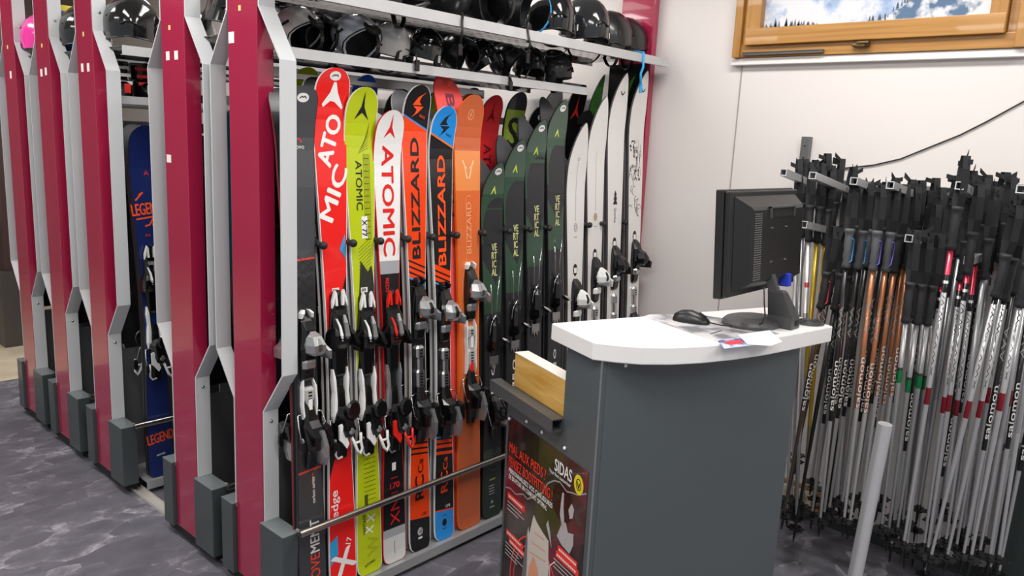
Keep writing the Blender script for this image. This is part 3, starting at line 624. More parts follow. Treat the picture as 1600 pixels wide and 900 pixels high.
# 3 lime
s = Ski('lime green ski with black ATOMIC lettering standing beside the red one', 1.622, Y0, Z0, 1.715, bandmat('lime_ski', 1.715, [(0, 'BCCB16'), (.09, 'BCCB16')], 0), w=(.064, .040, .055), side=WHITE_S, pw=2.1)
BI = M_INK; s.poly(ATOM(0, 1.655, .048), BI); s.text('ATOMIC', -.008, 1.394, .026, -90, BI, .95, .016, length=.165)
s.poly([rect(-.003, .022, 1.215, 1.29)], WI, 'label_patch'); s.text('X 77', .009, 1.25, .02, -90, BI, 1, .02, eps=.0024)
s.poly([[(-.006, .50), (.05, .50), (.05, 1.04), (.034, 1.12), (.018, 1.10), (-.012, 1.14), (-.022, 1.02), (-.03, .80), (-.06, .70), (-.06, .46)]], C_('lime_ski_dark_part', '2C2E33', .3), 'dark_panel', clip=True, eps=.0011)
s.poly([q for k in range(14) for q in [rect(.012, .034, 1.21 + k * .021, 1.2125 + k * .021)]] + [rect(.012 + k * .006, .0135 + k * .006, 1.21, 1.50) for k in range(5)] + [rect(-.02, .03, .26 + k * .017, .262 + k * .017) for k in range(13)] + [q for k in range(16) for q in stroke([(-.018, 1.18 - k * .012), (.032, 1.215 - k * .012)], .0018)] + [q for k in range(9) for q in stroke([(-.01 + k * .004, 1.50 + k * .006), (.034, 1.50 + k * .010 + .02)], .0015)], C_('dark_olive_ink', '4B5214', .4), 'grid_pattern', clip=True)
s.poly([rect(-.018, -.004, .255, .30)], C_('dark_olive_ink', ''), 'small_badge'); s.text('X X', .004, .185, .034, 80, WI, .9, .03); s.text('VANTAGE', -.022, .19, .012, 90, BI); s.text('W', .016, .10, .05, 90, C_('lime_shade', 'A9B812'), 1, .02); s.text('ATOMIC', 0, .035, .009, 12, BI)
s.barcode(1.035); binding(s, 'atomic', .905, .58); mate('grey-based mate standing behind the lime green ski', s, .0, base=C_('grey_base', '5C5C60', .3), side=WHITE_S, style='atomic')
# 4 white / black
s = Ski('white-tipped black ski with red ATOMIC lettering and grey tail', 1.737, Y0, Z0, 1.648, bandmat('white_race_ski', 1.648, [(0, 'D9D7D5'), (.097, 'A9ABAF'), (.128, '17171A'), (1.083, 'A6A7AB'), (1.125, 'F0EEEC')], .02), w=(.062, .037, .054), side=C_('side_red2', 'D6251F', .3), pw=2.1)
RI = mat('race_red_ink', 'E0201C', .4); s.poly(ATOM(0, 1.593, .042), RI); s.text('ATOMIC', 0, 1.338, .050, -90, RI, 1.08, .035, length=.38)
s.text('REDSTER', -.014, 1.024, .015, -90, RI, .9, .03, length=.088); s.text('170', .004, .297, .022, 0, RI, 1.1, .01); s.poly([rect(-.008, .010, .355, .385)], WI, 'small_badge'); s.poly([rect(-.014, .018, .325, .328), rect(-.014, .018, .268, .270)], RI, 'red_line'); s.text('XN', .004, .195, .042, 90, RI, 1.2, .0)
s.poly([rect(-.0008, .0008, .03, .08)], M_INK, 'tail_line'); s.barcode(.982, .008); binding(s, 'atomicred', .90, .56); mate('grey-based mate standing behind the white-tipped ski', s, .0, base=C_('silver_base', 'A5A5A7', .3), side=C_('side_red2', ''), style='atomic')
# 5 orange blizzard
OB = 'F2450E'
s = Ski('orange ski with black tip and black BLIZZARD lettering', 1.863, Y0, Z0, 1.742, bandmat('orange_race_ski', 1.742, [(0, '1B1B1D'), (.118, '3D7FD6'), (.124, OB), (.375, '1B1B1D'), (.383, OB), (.398, '1B1B1D'), (.406, OB), (.421, '1B1B1D'), (.43, OB), (.445, '3D7FD6'), (.452, '19191B'), (1.035, '3D9BE0'), (1.042, OB), (1.056, '19191B'), (1.064, OB), (1.080, '19191B'), (1.088, OB), (1.102, '19191B'), (1.108, OB), (1.608, '4D8BD0'), (1.614, '19191B')], .42, low=.16), w=(.061, .036, .052), side=WHITE_S, pw=2.1)
OI = mat('orange_ink', 'FF5418', .4); s.poly(BLZ(0, 1.675, .045), OI); s.text('BLIZZARD', -.002, 1.344, .037, 90, M_INK, 1.10, .05, length=.43)
s.text('RC', -.002, .250, .042, 90, M_INK, 1.1, .04, length=.095); s.text('Ca', .004, .335, .026, 90, M_INK, 1.0, .02, length=.055); s.text('170', .020, .138, .012, 0, M_INK); s.text('RACE', .028, 1.635, .008, -20, OI)
s.poly([ellipse(0, .072, .013, .016), rect(-.010, .010, .042, .050)], WI, 'tail_badge'); s.poly([rect(-.011, .011, .069, .072), rect(-.011, .011, .078, .080)] + [rect(-.0015 + k, .0005 + k, .057, .088) for k in (-.006, 0, .006)], M_INK, 'badge_mark', eps=.0024)
binding(s, 'alpine', .965, .55); mate('grey-based mate standing behind the orange ski with the black tip', s, -.01, base=C_('grey_base2', '76767A', .3), side=WHITE_S, style='alpine')
# 6 blue tip
s = Ski('black ski with blue tip and orange BLIZZARD lettering', 1.990, Y0, Z0, 1.678, bandmat('blue_tip_race_ski', 1.678, [(0, '2C8FDF'), (.112, 'E8502A'), (.119, '1B1B1D'), (.345, OB), (.36, '1B1B1D'), (.368, OB), (.383, '1B1B1D'), (.392, OB), (.407, '1B1B1D'), (.414, '3D7FD6'), (.421, '19191B'), (1.005, '3D9BE0'), (1.012, '1B1B1D'), (1.018, OB), (1.032, '19191B'), (1.040, OB), (1.055, '19191B'), (1.063, OB), (1.078, '1D1D1F'), (1.545, 'F07A20'), (1.552, '2390E2')], .42, low=.16), w=(.061, .036, .052), side=WHITE_S, pw=2.1)
s.poly(BLZ(0, 1.612, .045), M_INK); s.text('BLIZZARD', -.002, 1.297, .037, 90, OI, 1.06, .05, length=.405); s.text('RC', -.002, .235, .036, 90, OI, 1.1, .04, length=.085); s.text('Ca', .004, .31, .023, 90, OI, 1, .02, length=.05)
s.text('170', .018, .13, .012, 0, WI); s.poly([ellipse(0, .065, .012, .015), rect(-.010, .010, .094, .096), rect(-.010, .010, .038, .041)], M_INK, 'tail_badge'); s.text('RACE', .028, 1.575, .008, -20, M_INK)
binding(s, 'alpine', .935, .53); mate('grey-based mate standing behind the blue-tipped ski', s, -.01, base=C_('grey_base2', ''), side=WHITE_S, style='alpine')
# 7 orange plain
s = Ski('plain burnt-orange wide ski with pale horn emblem', 2.128, Y0, Z0, 1.728, bandmat('burnt_orange_ski', 1.728, [(0, 'C2603A'), (.60, 'D96A35'), (1.37, 'E88C4A'), (1.52, 'C9633A')], 0.0), w=(.070, .055, .064), side=C_('side_orange', 'F0721C', .3), pw=2.1, tl=.09)
PO = mat('pale_orange_ink', 'F3C79A', .4); s.text('BLIZZARD', .002, 1.226, .024, 90, mat('soft_orange_ink', 'EDA578', .4), 1.15, .0, length=.20)
s.poly(stroke([(-.028, 1.485), (-.016, 1.46), (-.012, 1.44), (-.004, 1.415)], .0065) + stroke([(.030, 1.485), (.018, 1.46), (.014, 1.44), (.006, 1.415)], .0065) + stroke([(-.016, 1.462), (-.006, 1.455)], .004) + stroke([(.018, 1.462), (.008, 1.455)], .004), mat('pale_orange_ink', '', .4))
s.poly(ring_polys(0, 1.655, .016, .020, .003) + stroke([(.006, 1.668), (-.006, 1.655), (.006, 1.655), (-.005, 1.642)], .003), mat('soft_orange_ink', '', .4)); s.poly(stroke([(-.012, 1.345), (-.014, 1.10), (-.036, 1.03), (-.036, .95)], .0015) + stroke([(-.012, 1.345), (.006, 1.352), (.014, 1.345)], .0015), mat('soft_orange_ink', '', .4), 'thin_outline')
binding(s, 'marker', 1.0, .56)
cm = mate('coral mate with dark BLIZZARD letters on its base, behind the burnt-orange ski', s, .075, base=C_('coral_base', 'F0524C', .35), side=C_('side_coral', 'E2443C', .3))
cm.root.location.x -= 0.058
bb = slice_v(rot2(text_bm('BLIZZARD', .040, 1.0, .03, length=.46), -90, 0, 1.50), .01)
for v in bb.verts: v.co = Vector((-v.co.x - .004, cm.yb(min(cm.L, v.co.y)) + .0016, v.co.y))
link_mesh('lettering', bb, C_('dark_violet_ink', '7A3450'), cm.body)
# 8-11 four dark green touring skis
GCOL = [('2E4236', '3F4F42')]
for k, (x, L, lab, chev, cv, tv) in enumerate([(2.262, 1.478, 'shortest dark green VERTICAL ski, beside the burnt-orange one', 1.37, 1.231, 1.09), (2.392, 1.572, 'second shortest dark green VERTICAL ski', 1.455, 1.30, 1.16), (2.524, 1.656, 'second tallest dark green VERTICAL ski', 1.53, 1.40, 1.235), (2.664, 1.746, 'tallest dark green VERTICAL ski, beside the shortest white one', 1.609, 1.46, 1.275)]):
    s = Ski(lab, x, Y0, Z0, L, bandmat('green_ski_%d' % k, L, [(0, '27332C'), (.30, '242528'), (cv - .36, '2F4A38'), (cv - .30, '2F4A38'), (cv + .12, '44584A')], 0.0), w=(.064, .048, .058), side=BLACK_S, pw=1.7, tl=.13, curl=.055, group=SG)
    s.oval(L - .035, a=.019); CI = mat('yellow_green_ink', 'C8DC4C', .4)
    s.poly([[(0, chev + .018), (-.016, chev - .018), (-.007, chev - .012), (0, chev + .002)], [(0, chev + .018), (.016, chev - .018), (.007, chev - .012), (0, chev + .002)]], CI)
    cc = cv - .02
    s.poly([[(a, b) for a, b in ellipse(.03, cc, .082, .13, 30)], [(-.06, cc - .05), (.06, cc - .05), (.06, cc - .12), (.02, cc - .22), (-.06, cc - .11)]], C_('green_ski_grey_panel', '2B2C2F', .3), 'grey_disc', clip=True, eps=.0012)
    for i, tline in enumerate(('VE', 'RT', 'IC', 'AL')): s.text(tline, .010, tv + .052 - i * .034, .029, 0, mat('pale_lime_ink', 'D6D694', .4), .66, .016, eps=.0022)
    s.poly([q for r in range(5) for q in ring_polys(.012, .30, .02 + r * .011, .03 + r * .017, .0016, 20, PI * 1.02, PI * 1.95)], C_('pale_line', '8A9088'), 'contour_lines', clip=True)
    s.text('vertical', .0, .165, .008, 0, CI); s.poly([rect(-.018, .012, .135 - i * .012, .138 - i * .012) for i in range(4)] + [[(0, .075), (-.009, .055), (0, .062), (.009, .055)], rect(-.014, .014, .04, .044)], C_('pale_line2', 'C3C7BE'), 'small_print')
    for pl in (rect(-.010, .012, .57, .595), rect(-.010, .012, .535, .56), ellipse(0, .635, .009, .022)): s.poly([pl], M_PAPER, 'rental_sticker', eps=.002)
    s.poly([rect(-.006, .008, .58, .583), rect(-.006, .008, .587, .590), rect(-.006, .008, .547, .550), ellipse(0, .635, .005, .015)], M_INK, 'sticker_mark', eps=.0026)
    binding(s, 'tech', (.785, .83, .882, .915)[k], (.46, .47, .49, .50)[k])
    mate(['dark-based mate behind the shortest green ski', 'dark-based mate behind the second shortest green ski', 'dark-based mate behind the second tallest green ski', 'dark-based mate behind the tallest green ski'][k], s, .02, base=C_('grey_base3', '3E3F42', .3), side=BLACK_S)
# 12-15 four white skis
for k, (x, L, lab, orn, st) in enumerate([(2.806, 1.657, 'shortest white ski with a fine medallion, beside the green ones', 1.195, 1.002), (2.948, 1.782, 'white ski with a gold medallion', 1.238, 1.062), (3.098, 1.897, 'tall white ski with a black fir tree emblem', 1.321, 1.107), (3.262, 1.923, 'white ski with black mountain drawing, last before the wall', 0, 1.131)]):
    s = Ski(lab, x, Y0 - .005 * k, Z0, L, bandmat('white_ski_%d' % k, L, [(0, 'DCD8D5'), (.5, 'E2DEDB')], 0.0), w=(.068 - .003 * (k == 3), .052, .062), side=C_('side_dark_grey', '5A5556', .4), pw=1.55, tl=.20, curl=.06, tc=.32, group=SG)
    FI = C_('fine_grey_ink', '8E8783')
    if k < 2:
        s.poly(stroke([(0, orn + .03), (0, orn + .30)], .0016) + ring_polys(0, orn, .013, .019, .003) + ring_polys(0, orn, .006, .010, .002) + [rect(-.012, .012, orn - .045, orn - .042)], FI, 'medallion')
        if k == 1: s.poly([ellipse(0, orn, .011, .017)], C_('gold_ink', 'C9A778'), 'gold_centre', eps=.0011)
    if k == 0: s.poly(ring_polys(0, 1.50, .009, .006, .002), FI, 'tip_mark')
    if k == 2:
        s.poly([[(0, 1.36), (-.012, 1.335), (.012, 1.335)], [(0, 1.345), (-.015, 1.315), (.015, 1.315)], [(0, 1.33), (-.018, 1.292), (.018, 1.292)]], M_INK, 'fir_emblem'); s.text('Quechua', 0, 1.24, .015, -90, M_INK, .9, .01)
    if k >= 2: s.poly(ring_polys(.004, L - .075, .017, .024, .007, 14, PI * 1.1, PI * 1.9), M_INK, 'crescent_mark')
    if k == 3:
        rr = random.Random(3); P = []
        for q in range(26):
            v = 1.24 + .30 * rr.random(); u = rr.uniform(-.045, .045); a = rr.uniform(.008, .022)
            P += ring_polys(u, v, a, a * 1.4, .0028, 9, rr.uniform(0, 2), rr.uniform(3, 5))
        for q in range(40):
            v = 1.40 + .20 * rr.random(); u = rr.uniform(-.05, .02) + (v - 1.5) * -.1; P += [[(u, v), (u + rr.uniform(.004, .014), v + rr.uniform(-.01, .01)), (u + rr.uniform(-.004, .006), v + rr.uniform(.006, .02))]]
        for q in range(18): v = 1.40 + .20 * rr.random(); u = rr.uniform(-.01, .04); P += stroke([(u, v), (u + .001, v + rr.uniform(.02, .05))], .0012)
        s.poly(P, M_INK, 'mountain_drawing', clip=True)
    s.poly([ellipse(0, st, .016, .028)], M_INK, 'rental_sticker', eps=.0014); s.poly([rect(-.010, .011, st - .014, st + .010)], M_PAPER, 'barcode_label', eps=.0022)
    binding(s, 'white' if k < 2 else 'whiteblack', st - (.115, .085, .085, .09)[k], st - .47)
    mate(['white mate ski behind the shortest white ski', 'white mate ski behind the gold medallion ski', 'white mate ski behind the fir tree ski', 'white mate ski behind the mountain drawing ski'][k], s, -.13, base=C_('white_base', '6B6869', .3), side=C_('side_dark_grey', ''))
for x in (1.446, 1.563, 1.677, 1.80, 1.92, 2.04, 2.188, 2.335, 2.466, 2.590, 2.877, 2.99, 3.17): hook(rack1, x - RACKX)

# second row, standing behind: single tops of further skis
BY = 2.47; BG = 'skis in the second row behind'
def back(label, x, tipz, col, emb=None, **k):
    k.setdefault('group', 'skis in the second row behind'); s = Ski(label, x, k.pop('y', BY), Z0, tipz - Z0, bandmat('back_' + label[:30], 1.8, k.pop('bands', [(0, col)]), k.pop('slope', 0)), side=k.pop('side', BLACK_S), lean=k.pop('lean', 0.0), **k)
    return s
s = back('lime green ski with white oval sticker, behind the charcoal and red ones', 1.59, 1.84, 'BDD022', side=WHITE_S); s.oval(1.74, .01)
s = back('royal blue ski tip peeping out behind the red and lime skis', 1.845, 1.838, '2A68D8', side=WHITE_S); s.poly(ATOM(.01, 1.70, .03), M_INK)
back('dark grey ski leaning behind the lime ski', 1.80, 1.78, '4A4A4E')
back('black ski standing behind the white-tipped one', 2.01, 1.80, '1A1A1C')
s = back('olive lime ski between the orange and blue-tipped skis', 2.215, 1.817, '9AAA22', side=BLACK_S)
s = back('small red ski tip with a white oval sticker', 2.385, 1.81, 'B8292B', side=WHITE_S); s.oval(1.72)
back('dark teal ski tip behind the small red one', 2.445, 1.84, '1F4A4C', y=2.51)
s = back('red ski with black ATOMIC letters behind the burnt-orange one', 2.49, 1.812, 'F2343A', y=2.42); s.poly(ATOM(0, 1.68, .045), C_('dark_red_ink', '7A1520')); s.text('ATOMIC', -.004, 1.42, .046, -90, C_('dark_red_ink', ''), 1.0, .03)
s = back('black ski with a large lime S panel', 2.625, 1.835, '1C1E2A', bands=[(0, '7FA018'), (1.30, '1B1B1E'), (1.35, '9DBB28'), (1.695, '1E1F2C')], slope=0.0, y=2.40); s.text('S', 0, 1.60, .13, 0, M_INK, .9, .03)
s = back('near-black ski tip with a white oval sticker behind the green skis', 2.83, 1.79, '1B1D20', side=WHITE_S, y=2.45); s.oval(1.68, .01); s.text('MOTION', -.0, 1.59, .018, 60, C_('pale_line2', ''))
s = back('black ski tip with a small blue triangle', 2.76, 1.75, '202226', y=2.52); s.poly([[(-.02, 1.64), (.02, 1.63), (-.005, 1.60)]], C_('blue_tri', '4056C8'))
back('dark grey ski tip behind the tallest green ski', 2.93, 1.745, '2A2B2E')
s = back('black ski with a red three-pointed emblem beneath the shelf', 3.09, 1.905, '151517', y=2.42); s.poly(ATOM(.0, 1.735, .058), C_('emblem_red', 'E23028'))
back('pale grey ski tip beside the black ski with the red emblem', 3.0, 1.88, 'B5B3B0', y=2.5)
s = back('dark grey ski with white jagged edge behind the white skis', 3.17, 1.79, '3A3B3E', y=2.44)
# two green skis leaning in the corner (tips above the white ones)
s = back('green ski with dark markings leaning left of the tall white ski', 3.285, 1.97, '62B84C', y=2.44, pw=1.4, tl=.20, tilt=-.0, w=(.052, .04, .05)); s.text('///', 0, 1.70, .05, 0, M_INK)
s = back('green ski leaning right of the tall white ski', 3.315, 1.97, '55AA44', y=2.28, pw=1.4, tl=.20, tilt=-.0, w=(.052, .04, .05)); s.poly([ellipse(0, 1.70, .014, .03)], M_INK)
# skis in the second and third racks seen between the rack ends
def other(label, x, y, tipz, col, **k):
    st = k.pop('style', None); sl = k.pop('slope', 0); b = k.pop('bands', [(0, col)])
    k.setdefault('group', 'skis in the racks at left'); s = Ski(label, x, y, Z0, tipz - Z0, bandmat('oth_' + label[:30], 1.8, b, sl), lean=.05, **k)
    if st: binding(s, st, .92, .58)
    return s
s = other('navy ski with orange LEGEND lettering in the open aisle', 1.437, 3.37, 1.612, '1B2A63', style='atomic', side=BLACK_S, w=(.064, .042, .056), pw=2.2)
OL = C_('legend_orange', 'FF5A1A'); s.poly([[(.008, 1.37), (.019, 1.345), (.010, 1.352)], [(.008, 1.37), (-.003, 1.345), (.007, 1.352)]], C_('emblem_red', ''))
s.text('LEGEND', .002, 1.205, .050, 6, OL, .50, .02); s.poly(stroke([(-.045, 1.24), (-.012, 1.275), (-.03, 1.262)], .007), OL, 'lettering_flourish'); s.poly(stroke([(-.045, 1.16), (.03, 1.17), (.01, 1.135), (-.01, 1.13)], .007) + stroke([(.03, 1.17), (.024, 1.13)], .007), OL, 'lettering_flourish')
s.text('RX', .0, 1.09, .012, 0, C_('emblem_red', '')); s.text('LEGEND', .002, .18, .045, 6, OL, .50, .02); s.text('atomic', .0, .10, .010, 6, WI)
mate('dark mate ski behind the navy one', s, .01, style='atomic', side=BLACK_S)
other('black ski beside the navy one, half hidden by the rack end', 1.56, 3.37, 1.60, '1D1D20', style='alpine', side=WHITE_S)
other('black ski with steel edges further into the open aisle', 1.68, 3.37, 1.58, '242427', style='alpine', side=WHITE_S)
other('teal ski with white tail seen between the two nearest rack ends', 1.43, 2.56, 1.70, '1E6A80', bands=[(0, 'E2E0DE'), (.28, '1E6A80')], slope=.8, style='atomic', side=BLACK_S).poly(ATOM(-.02, .09, .02), M_INK)
other('black ski with red accents behind the two nearest rack ends', 1.55, 2.56, 1.66, '1A1A1C', style='atomicred', side=C_('side_red2', ''))
other('olive-sided black ski between the fourth and fifth rack ends', 1.43, 4.37, 1.62, '1C1D1B', style='alpine', side=C_('side_olive', '8A8F3C'))
other('black ski between the third and fourth rack ends', 1.43, 3.88, 1.62, '1C1D1B', style='atomic', side=C_('side_olive', ''))

# ------------------------------------------------------------------ helmets
def shell_pts(a, b, c, th0, n=20, m=9, brim=0.0):
    rings = []
    for j in range(m + 1):
        t = PI / 2 * 1.22 * j / m
        ring = []
        for i in range(n):
            p = 2 * PI * i / n; r = math.sin(min(t, PI / 2)) if t <= PI / 2 else 1 - 0.06 * (t - PI / 2)
            front = math.cos(p)
            z = c * math.cos(t) if t <= PI / 2 else -c * (t - PI / 2) * (0.95 + 0.35 * (front < -.2) - .55 * max(0, front) + .25 * abs(math.sin(p)))
            sq = 1 + 0.04 * math.cos(4 * p)
            ring.append(Vector((a * r * front * sq * (1.0 + (brim * max(0, front) ** 6 if j == m else 0)), b * r * math.sin(p) * sq, z + 0.0)))
        rings.append(ring)
    return rings
def helmet(label, loc, rot, shell, s=1.0, strap=None, vents=0, group='ski helmets on the rack shelves', liner=None, visor=False):
    R = root('ski_helmet', label, 'helmet', loc, rot, group)
    a, b, c = .134 * s, .108 * s, .125 * s
    outer = shell_pts(a, b, c, 0); inner = [[p * 0.86 + Vector((0, 0, -.004)) for p in r] for r in outer]
    bm = bmesh.new(); lo = loft(bm, outer, caps=False); li = loft(bm, inner, caps=False)
    n = len(lo[0])
    for i in range(n): bm.faces.new((lo[-1][i], lo[-1][(i + 1) % n], li[-1][(i + 1) % n], li[-1][i]))
    bmesh.ops.remove_doubles(bm, verts=bm.verts[:], dist=.0008); fin(bm)
    sh = link_mesh('shell', bm, shell, R, smooth=True, angle=50)
    bm = bmesh.new(); inn = [[p * 0.845 + Vector((0, 0, -.004)) for p in r] for r in outer]; loft(bm, inn, caps=False); bmesh.ops.remove_doubles(bm, verts=bm.verts[:], dist=.0008)
    link_mesh('liner', fin(bm), liner or M_RUB, R, smooth=True)
    bm = bmesh.new(); tube(bm, [p * 1.004 for p in outer[-1]] + [outer[-1][0] * 1.004], .0032 * s, 6, caps=False); link_mesh('edge_trim', fin(bm), M_BLK, R, smooth=True)
    for sg in (-1, 1):
        bm = bmesh.new()
        loft(bm, [[Vector((-.01 + k * .042 * s * math.cos(q), sg * (b * .90 + o * s), -.06 * s + k * .050 * s * math.sin(q))) for q in [2 * PI * i / 14 for i in range(14)]] for k, o in ((.85, -.014), (1, -.006), (1, .003), (.8, .009))])
        link_mesh('ear_pad', fin(bm), liner or M_RUB, R, smooth=True, angle=50)
    st = strap or M_BLK
    bm = bmesh.new(); pts = [Vector((-.012 + .0 * k, b * .9 * math.cos(PI * k / 12), (-.075 - .085 * math.sin(PI * k / 12)) * s)) for k in range(13)]
    rings = []
    for p in pts: rings.append([p + Vector((-.008, 0, 0)), p + Vector((.008, 0, 0)), p + Vector((.008, 0, -.0025)), p + Vector((-.008, 0, -.0025))])
    loft(bm, rings); sp = link_mesh('chin_strap', fin(bm), st, R)
    bm = bmesh.new(); box(bm, -.022, -.002, -.016, .016, (-.163) * s, (-.155) * s, .002); link_mesh('strap_buckle', bm, M_BLK, sp)
    bm = bmesh.new()
    for k in range(2): tube(bm, [(-a * 1.0, -.03, -.01), (-a * 1.03, 0, .004), (-a * 1.0, .03, -.01)], .004, 6)
    link_mesh('goggle_clip', fin(bm), M_BLK, R, smooth=True)
    for k in range(vents):
        u = (-1, 0, 1)[k % 3] * .36; q = -.55 + .5 * (k // 3)
        d = Vector((math.sin(q) * math.cos(u), math.sin(u), math.cos(q) * math.cos(u))); P = Vector((a * d.x, b * d.y, c * d.z))
        bm = bmesh.new(); t1 = Vector((math.cos(q), 0, -math.sin(q))) * .020; t2 = d.cross(t1).normalized() * .004
        loft(bm, [[P * 1.006 + t1 * math.cos(w_) + t2 * math.sin(w_) for w_ in [2 * PI * i / 10 for i in range(10)]], [P * .985 + t1 * math.cos(w_) + t2 * math.sin(w_) for w_ in [2 * PI * i / 10 for i in range(10)]]])
        link_mesh('vent', fin(bm), M_BLKM, sh)
    bm = bmesh.new(); d = Vector((-.25, -.93, -.28)); P = Vector((a * d.x, b * d.y * 1.0, -.02)); box(bm, P.x - .009, P.x + .009, -b * 1.055, -b * 1.03, -.045, -.020); link_mesh('barcode_label', bm, M_PAPER, sh)
    return R
G_BLK = mat('gloss_black_shell', '0F1011', 0.12, coat=0.6); S_BLK = mat('satin_black_shell', '1B1B1C', 0.33, coat=.2); G_ANT = mat('dark_glitter_shell', '1D1F22', 0.14, coat=.7)
US = 2.0395; LS = 1.8705
SB = mat('sky_blue_strap', '2E9FE0', 0.5)
UZ = US + .098; x_ = R_ = None
for lab, loc, rot, sh, sc, kw in [
    ('satin black helmet on the upper shelf, leftmost of that row', (1.83, 2.25, UZ), (0, 0, 2.2), S_BLK, .9, dict(vents=3)),
    ('black helmet with hanging straps on the upper shelf above the red ski', (2.04, 2.22, US + .105), (PI, 0, 1.2), S_BLK, .88, dict()),
    ('black helmet lying open side out on the upper shelf', (2.23, 2.22, US + .095), (-1.45, 0, .3), S_BLK, .88, dict()),
    ('black helmet with bright blue strap on the upper shelf', (2.41, 2.21, US + .10), (-1.35, .1, .5), S_BLK, .92, dict(strap=SB, liner=mat('grey_liner', '2A2D33', .8))),
    ('glossy black helmet right of the blue-strapped one', (2.64, 2.22, UZ), (0, 0, 1.0), G_BLK, .98, dict(vents=3)),
    ('glossy speckled black helmet, second dome from the blue strap', (2.89, 2.23, UZ + .002), (0, 0, 1.3), G_ANT, 1.0, dict()),
    ('satin black helmet with vents, second from the wall', (3.10, 2.25, UZ - .008), (0, .12, 2.6), S_BLK, .88, dict(vents=3)),
    ('satin black helmet touching the wall on the upper shelf', (3.26, 2.27, UZ - .01), (0, .12, 2.5), S_BLK, .86, dict(vents=2))]:
    helmet(lab, loc, rot, sh, sc, **kw)
LZ = LS + .075
PB = mat('pearl_white_blue_shell', 'C9CED8', .25, coat=.5); PW = mat('pearl_white_shell', 'D9D6D2', .3, coat=.3); NB = mat('navy_black_shell', '20262F', .25, coat=.4)
for lab, loc, rot, sh, sc, kw in [
    ('white helmet with slots, leftmost on the lower shelf beside the rack end', (1.50, 2.33, LZ), (-.9, 0, .3), PW, .66, dict(vents=3)),
    ('dark blue-black helmet between two white ones on the lower shelf', (1.58, 2.36, LZ), (-1.1, .2, .3), NB, .64, dict()),
    ('pale blue helmet lying with its dark opening towards the front', (1.70, 2.29, LZ - .004), (-.95, 0, .15), PB, .72, dict(vents=2)),
    ('white helmet shell with a dangling black strap clip on the lower shelf', (1.87, 2.32, LZ), (.15, 0, .2), PW, .62, dict()),
    ('glossy black helmet right of the white shell on the lower shelf', (2.02, 2.30, LZ), (.1, 0, .4), G_BLK, .62, dict()),
    ('black helmet with round ear pads on the lower shelf, above the orange black-tipped ski', (2.17, 2.29, LZ), (-1.2, 0, .5), S_BLK, .62, dict()),
    ('black helmet with a wire loop above the blue-tipped ski', (2.32, 2.30, LZ), (-.5, 0, .9), G_BLK, .62, dict()),
    ('black helmet with a small white sticker above the burnt-orange ski', (2.47, 2.30, LZ), (-1.1, .2, .7), S_BLK, .64, dict()),
    ('black helmet with tangled straps, second last on the lower shelf', (2.62, 2.31, LZ), (.2, .2, 1.4), S_BLK, .62, dict(vents=3)),
    ('rounded satin black helmet at the right end of the lower shelf', (2.78, 2.31, LZ + .004), (0, 0, 2.0), S_BLK, .66, dict(vents=3))]:
    helmet(lab, loc, rot, sh, sc, **kw)
# straps hanging over the shelf edges
def hanging(label, pts, m_, w_=.006, clip=None):
    bm = bmesh.new(); tube(bm, pts, w_ / 2, 6); o = link_mesh('hanging_strap', fin(bm), m_, None, smooth=True); tag(o, label, 'strap')
    p = Vector(pts[-1]); bm = bmesh.new(); box(bm, p.x - .009, p.x + .009, p.y - .005, p.y + .003, p.z - .035, p.z + .003, .002); link_mesh('strap_clip', bm, clip or M_BLK, o)
hanging('bright blue helmet strap hanging from the upper shelf beside the green skis', [(3.10, 2.10, US + .01), (3.10, 2.045, US + .004), (3.098, 2.040, 1.98), (3.085, 2.042, 1.95), (3.092, 2.042, 1.90)], SB, .012, SB)
hanging('black strap looped over the upper shelf edge above the orange skis', [(1.96, 2.10, US + .01), (1.96, 2.044, US + .006), (1.957, 2.040, 1.99), (1.95, 2.042, 1.94)], M_BLK, .009)
hanging('black strap over the upper shelf edge above the burnt-orange ski', [(2.30, 2.10, US + .01), (2.30, 2.044, US + .006), (2.315, 2.040, 1.99), (2.305, 2.042, 1.95)], M_BLK, .008)
hanging('black strap clip dangling over the lower shelf edge above the lime ski', [(1.84, 2.20, LS + .05), (1.845, 2.152, LS + .03), (1.85, 2.150, LS + .01)], M_BLK, .005)
hanging('black strap hanging over the lower shelf edge above the green skis', [(2.33, 2.20, LS + .03), (2.33, 2.152, LS + .006), (2.335, 2.150, LS - .02)], M_BLK, .012)
# far racks: helmets and goods behind the rack ends
FZ = 1.9245
helmet('big glossy black helmet in the open aisle above the navy ski', (1.44, 3.50, FZ + .098), (0, 0, 1.1), G_BLK, 1.0)
helmet('black helmet next to the big glossy one in the open aisle', (1.70, 3.52, FZ + .095), (0, 0, 1.4), G_BLK, .98)
helmet('bright pink helmet between the two farthest rack ends', (1.42, 4.50, FZ + .092), (0, 0, 1.2), mat('pink_shell', 'E8309A', .2, coat=.5), .95)
helmet('black helmet between the third and fourth rack ends', (1.44, 4.02, FZ + .095), (0, 0, 1.2), G_BLK, .98)
helmet('black helmet between the two nearest rack ends', (1.47, 2.68, FZ + .095), (.3, 0, .9), G_BLK, .95)
def carton(label, x, y, z, w_, d_, h_, m_, m2):
    bm = bmesh.new(); box(bm, -w_ / 2, w_ / 2, -d_ / 2, d_ / 2, 0, h_, .002); o = link_mesh('goggle_box', bm, m_, None); o.location = (x, y, z); tag(o, label, 'box')
    bm = bmesh.new(); box(bm, -w_ * .35, w_ * .3, -d_ / 2 - .001, -d_ / 2, h_ * .3, h_ * .75); link_mesh('printed_patch', bm, m2, o)
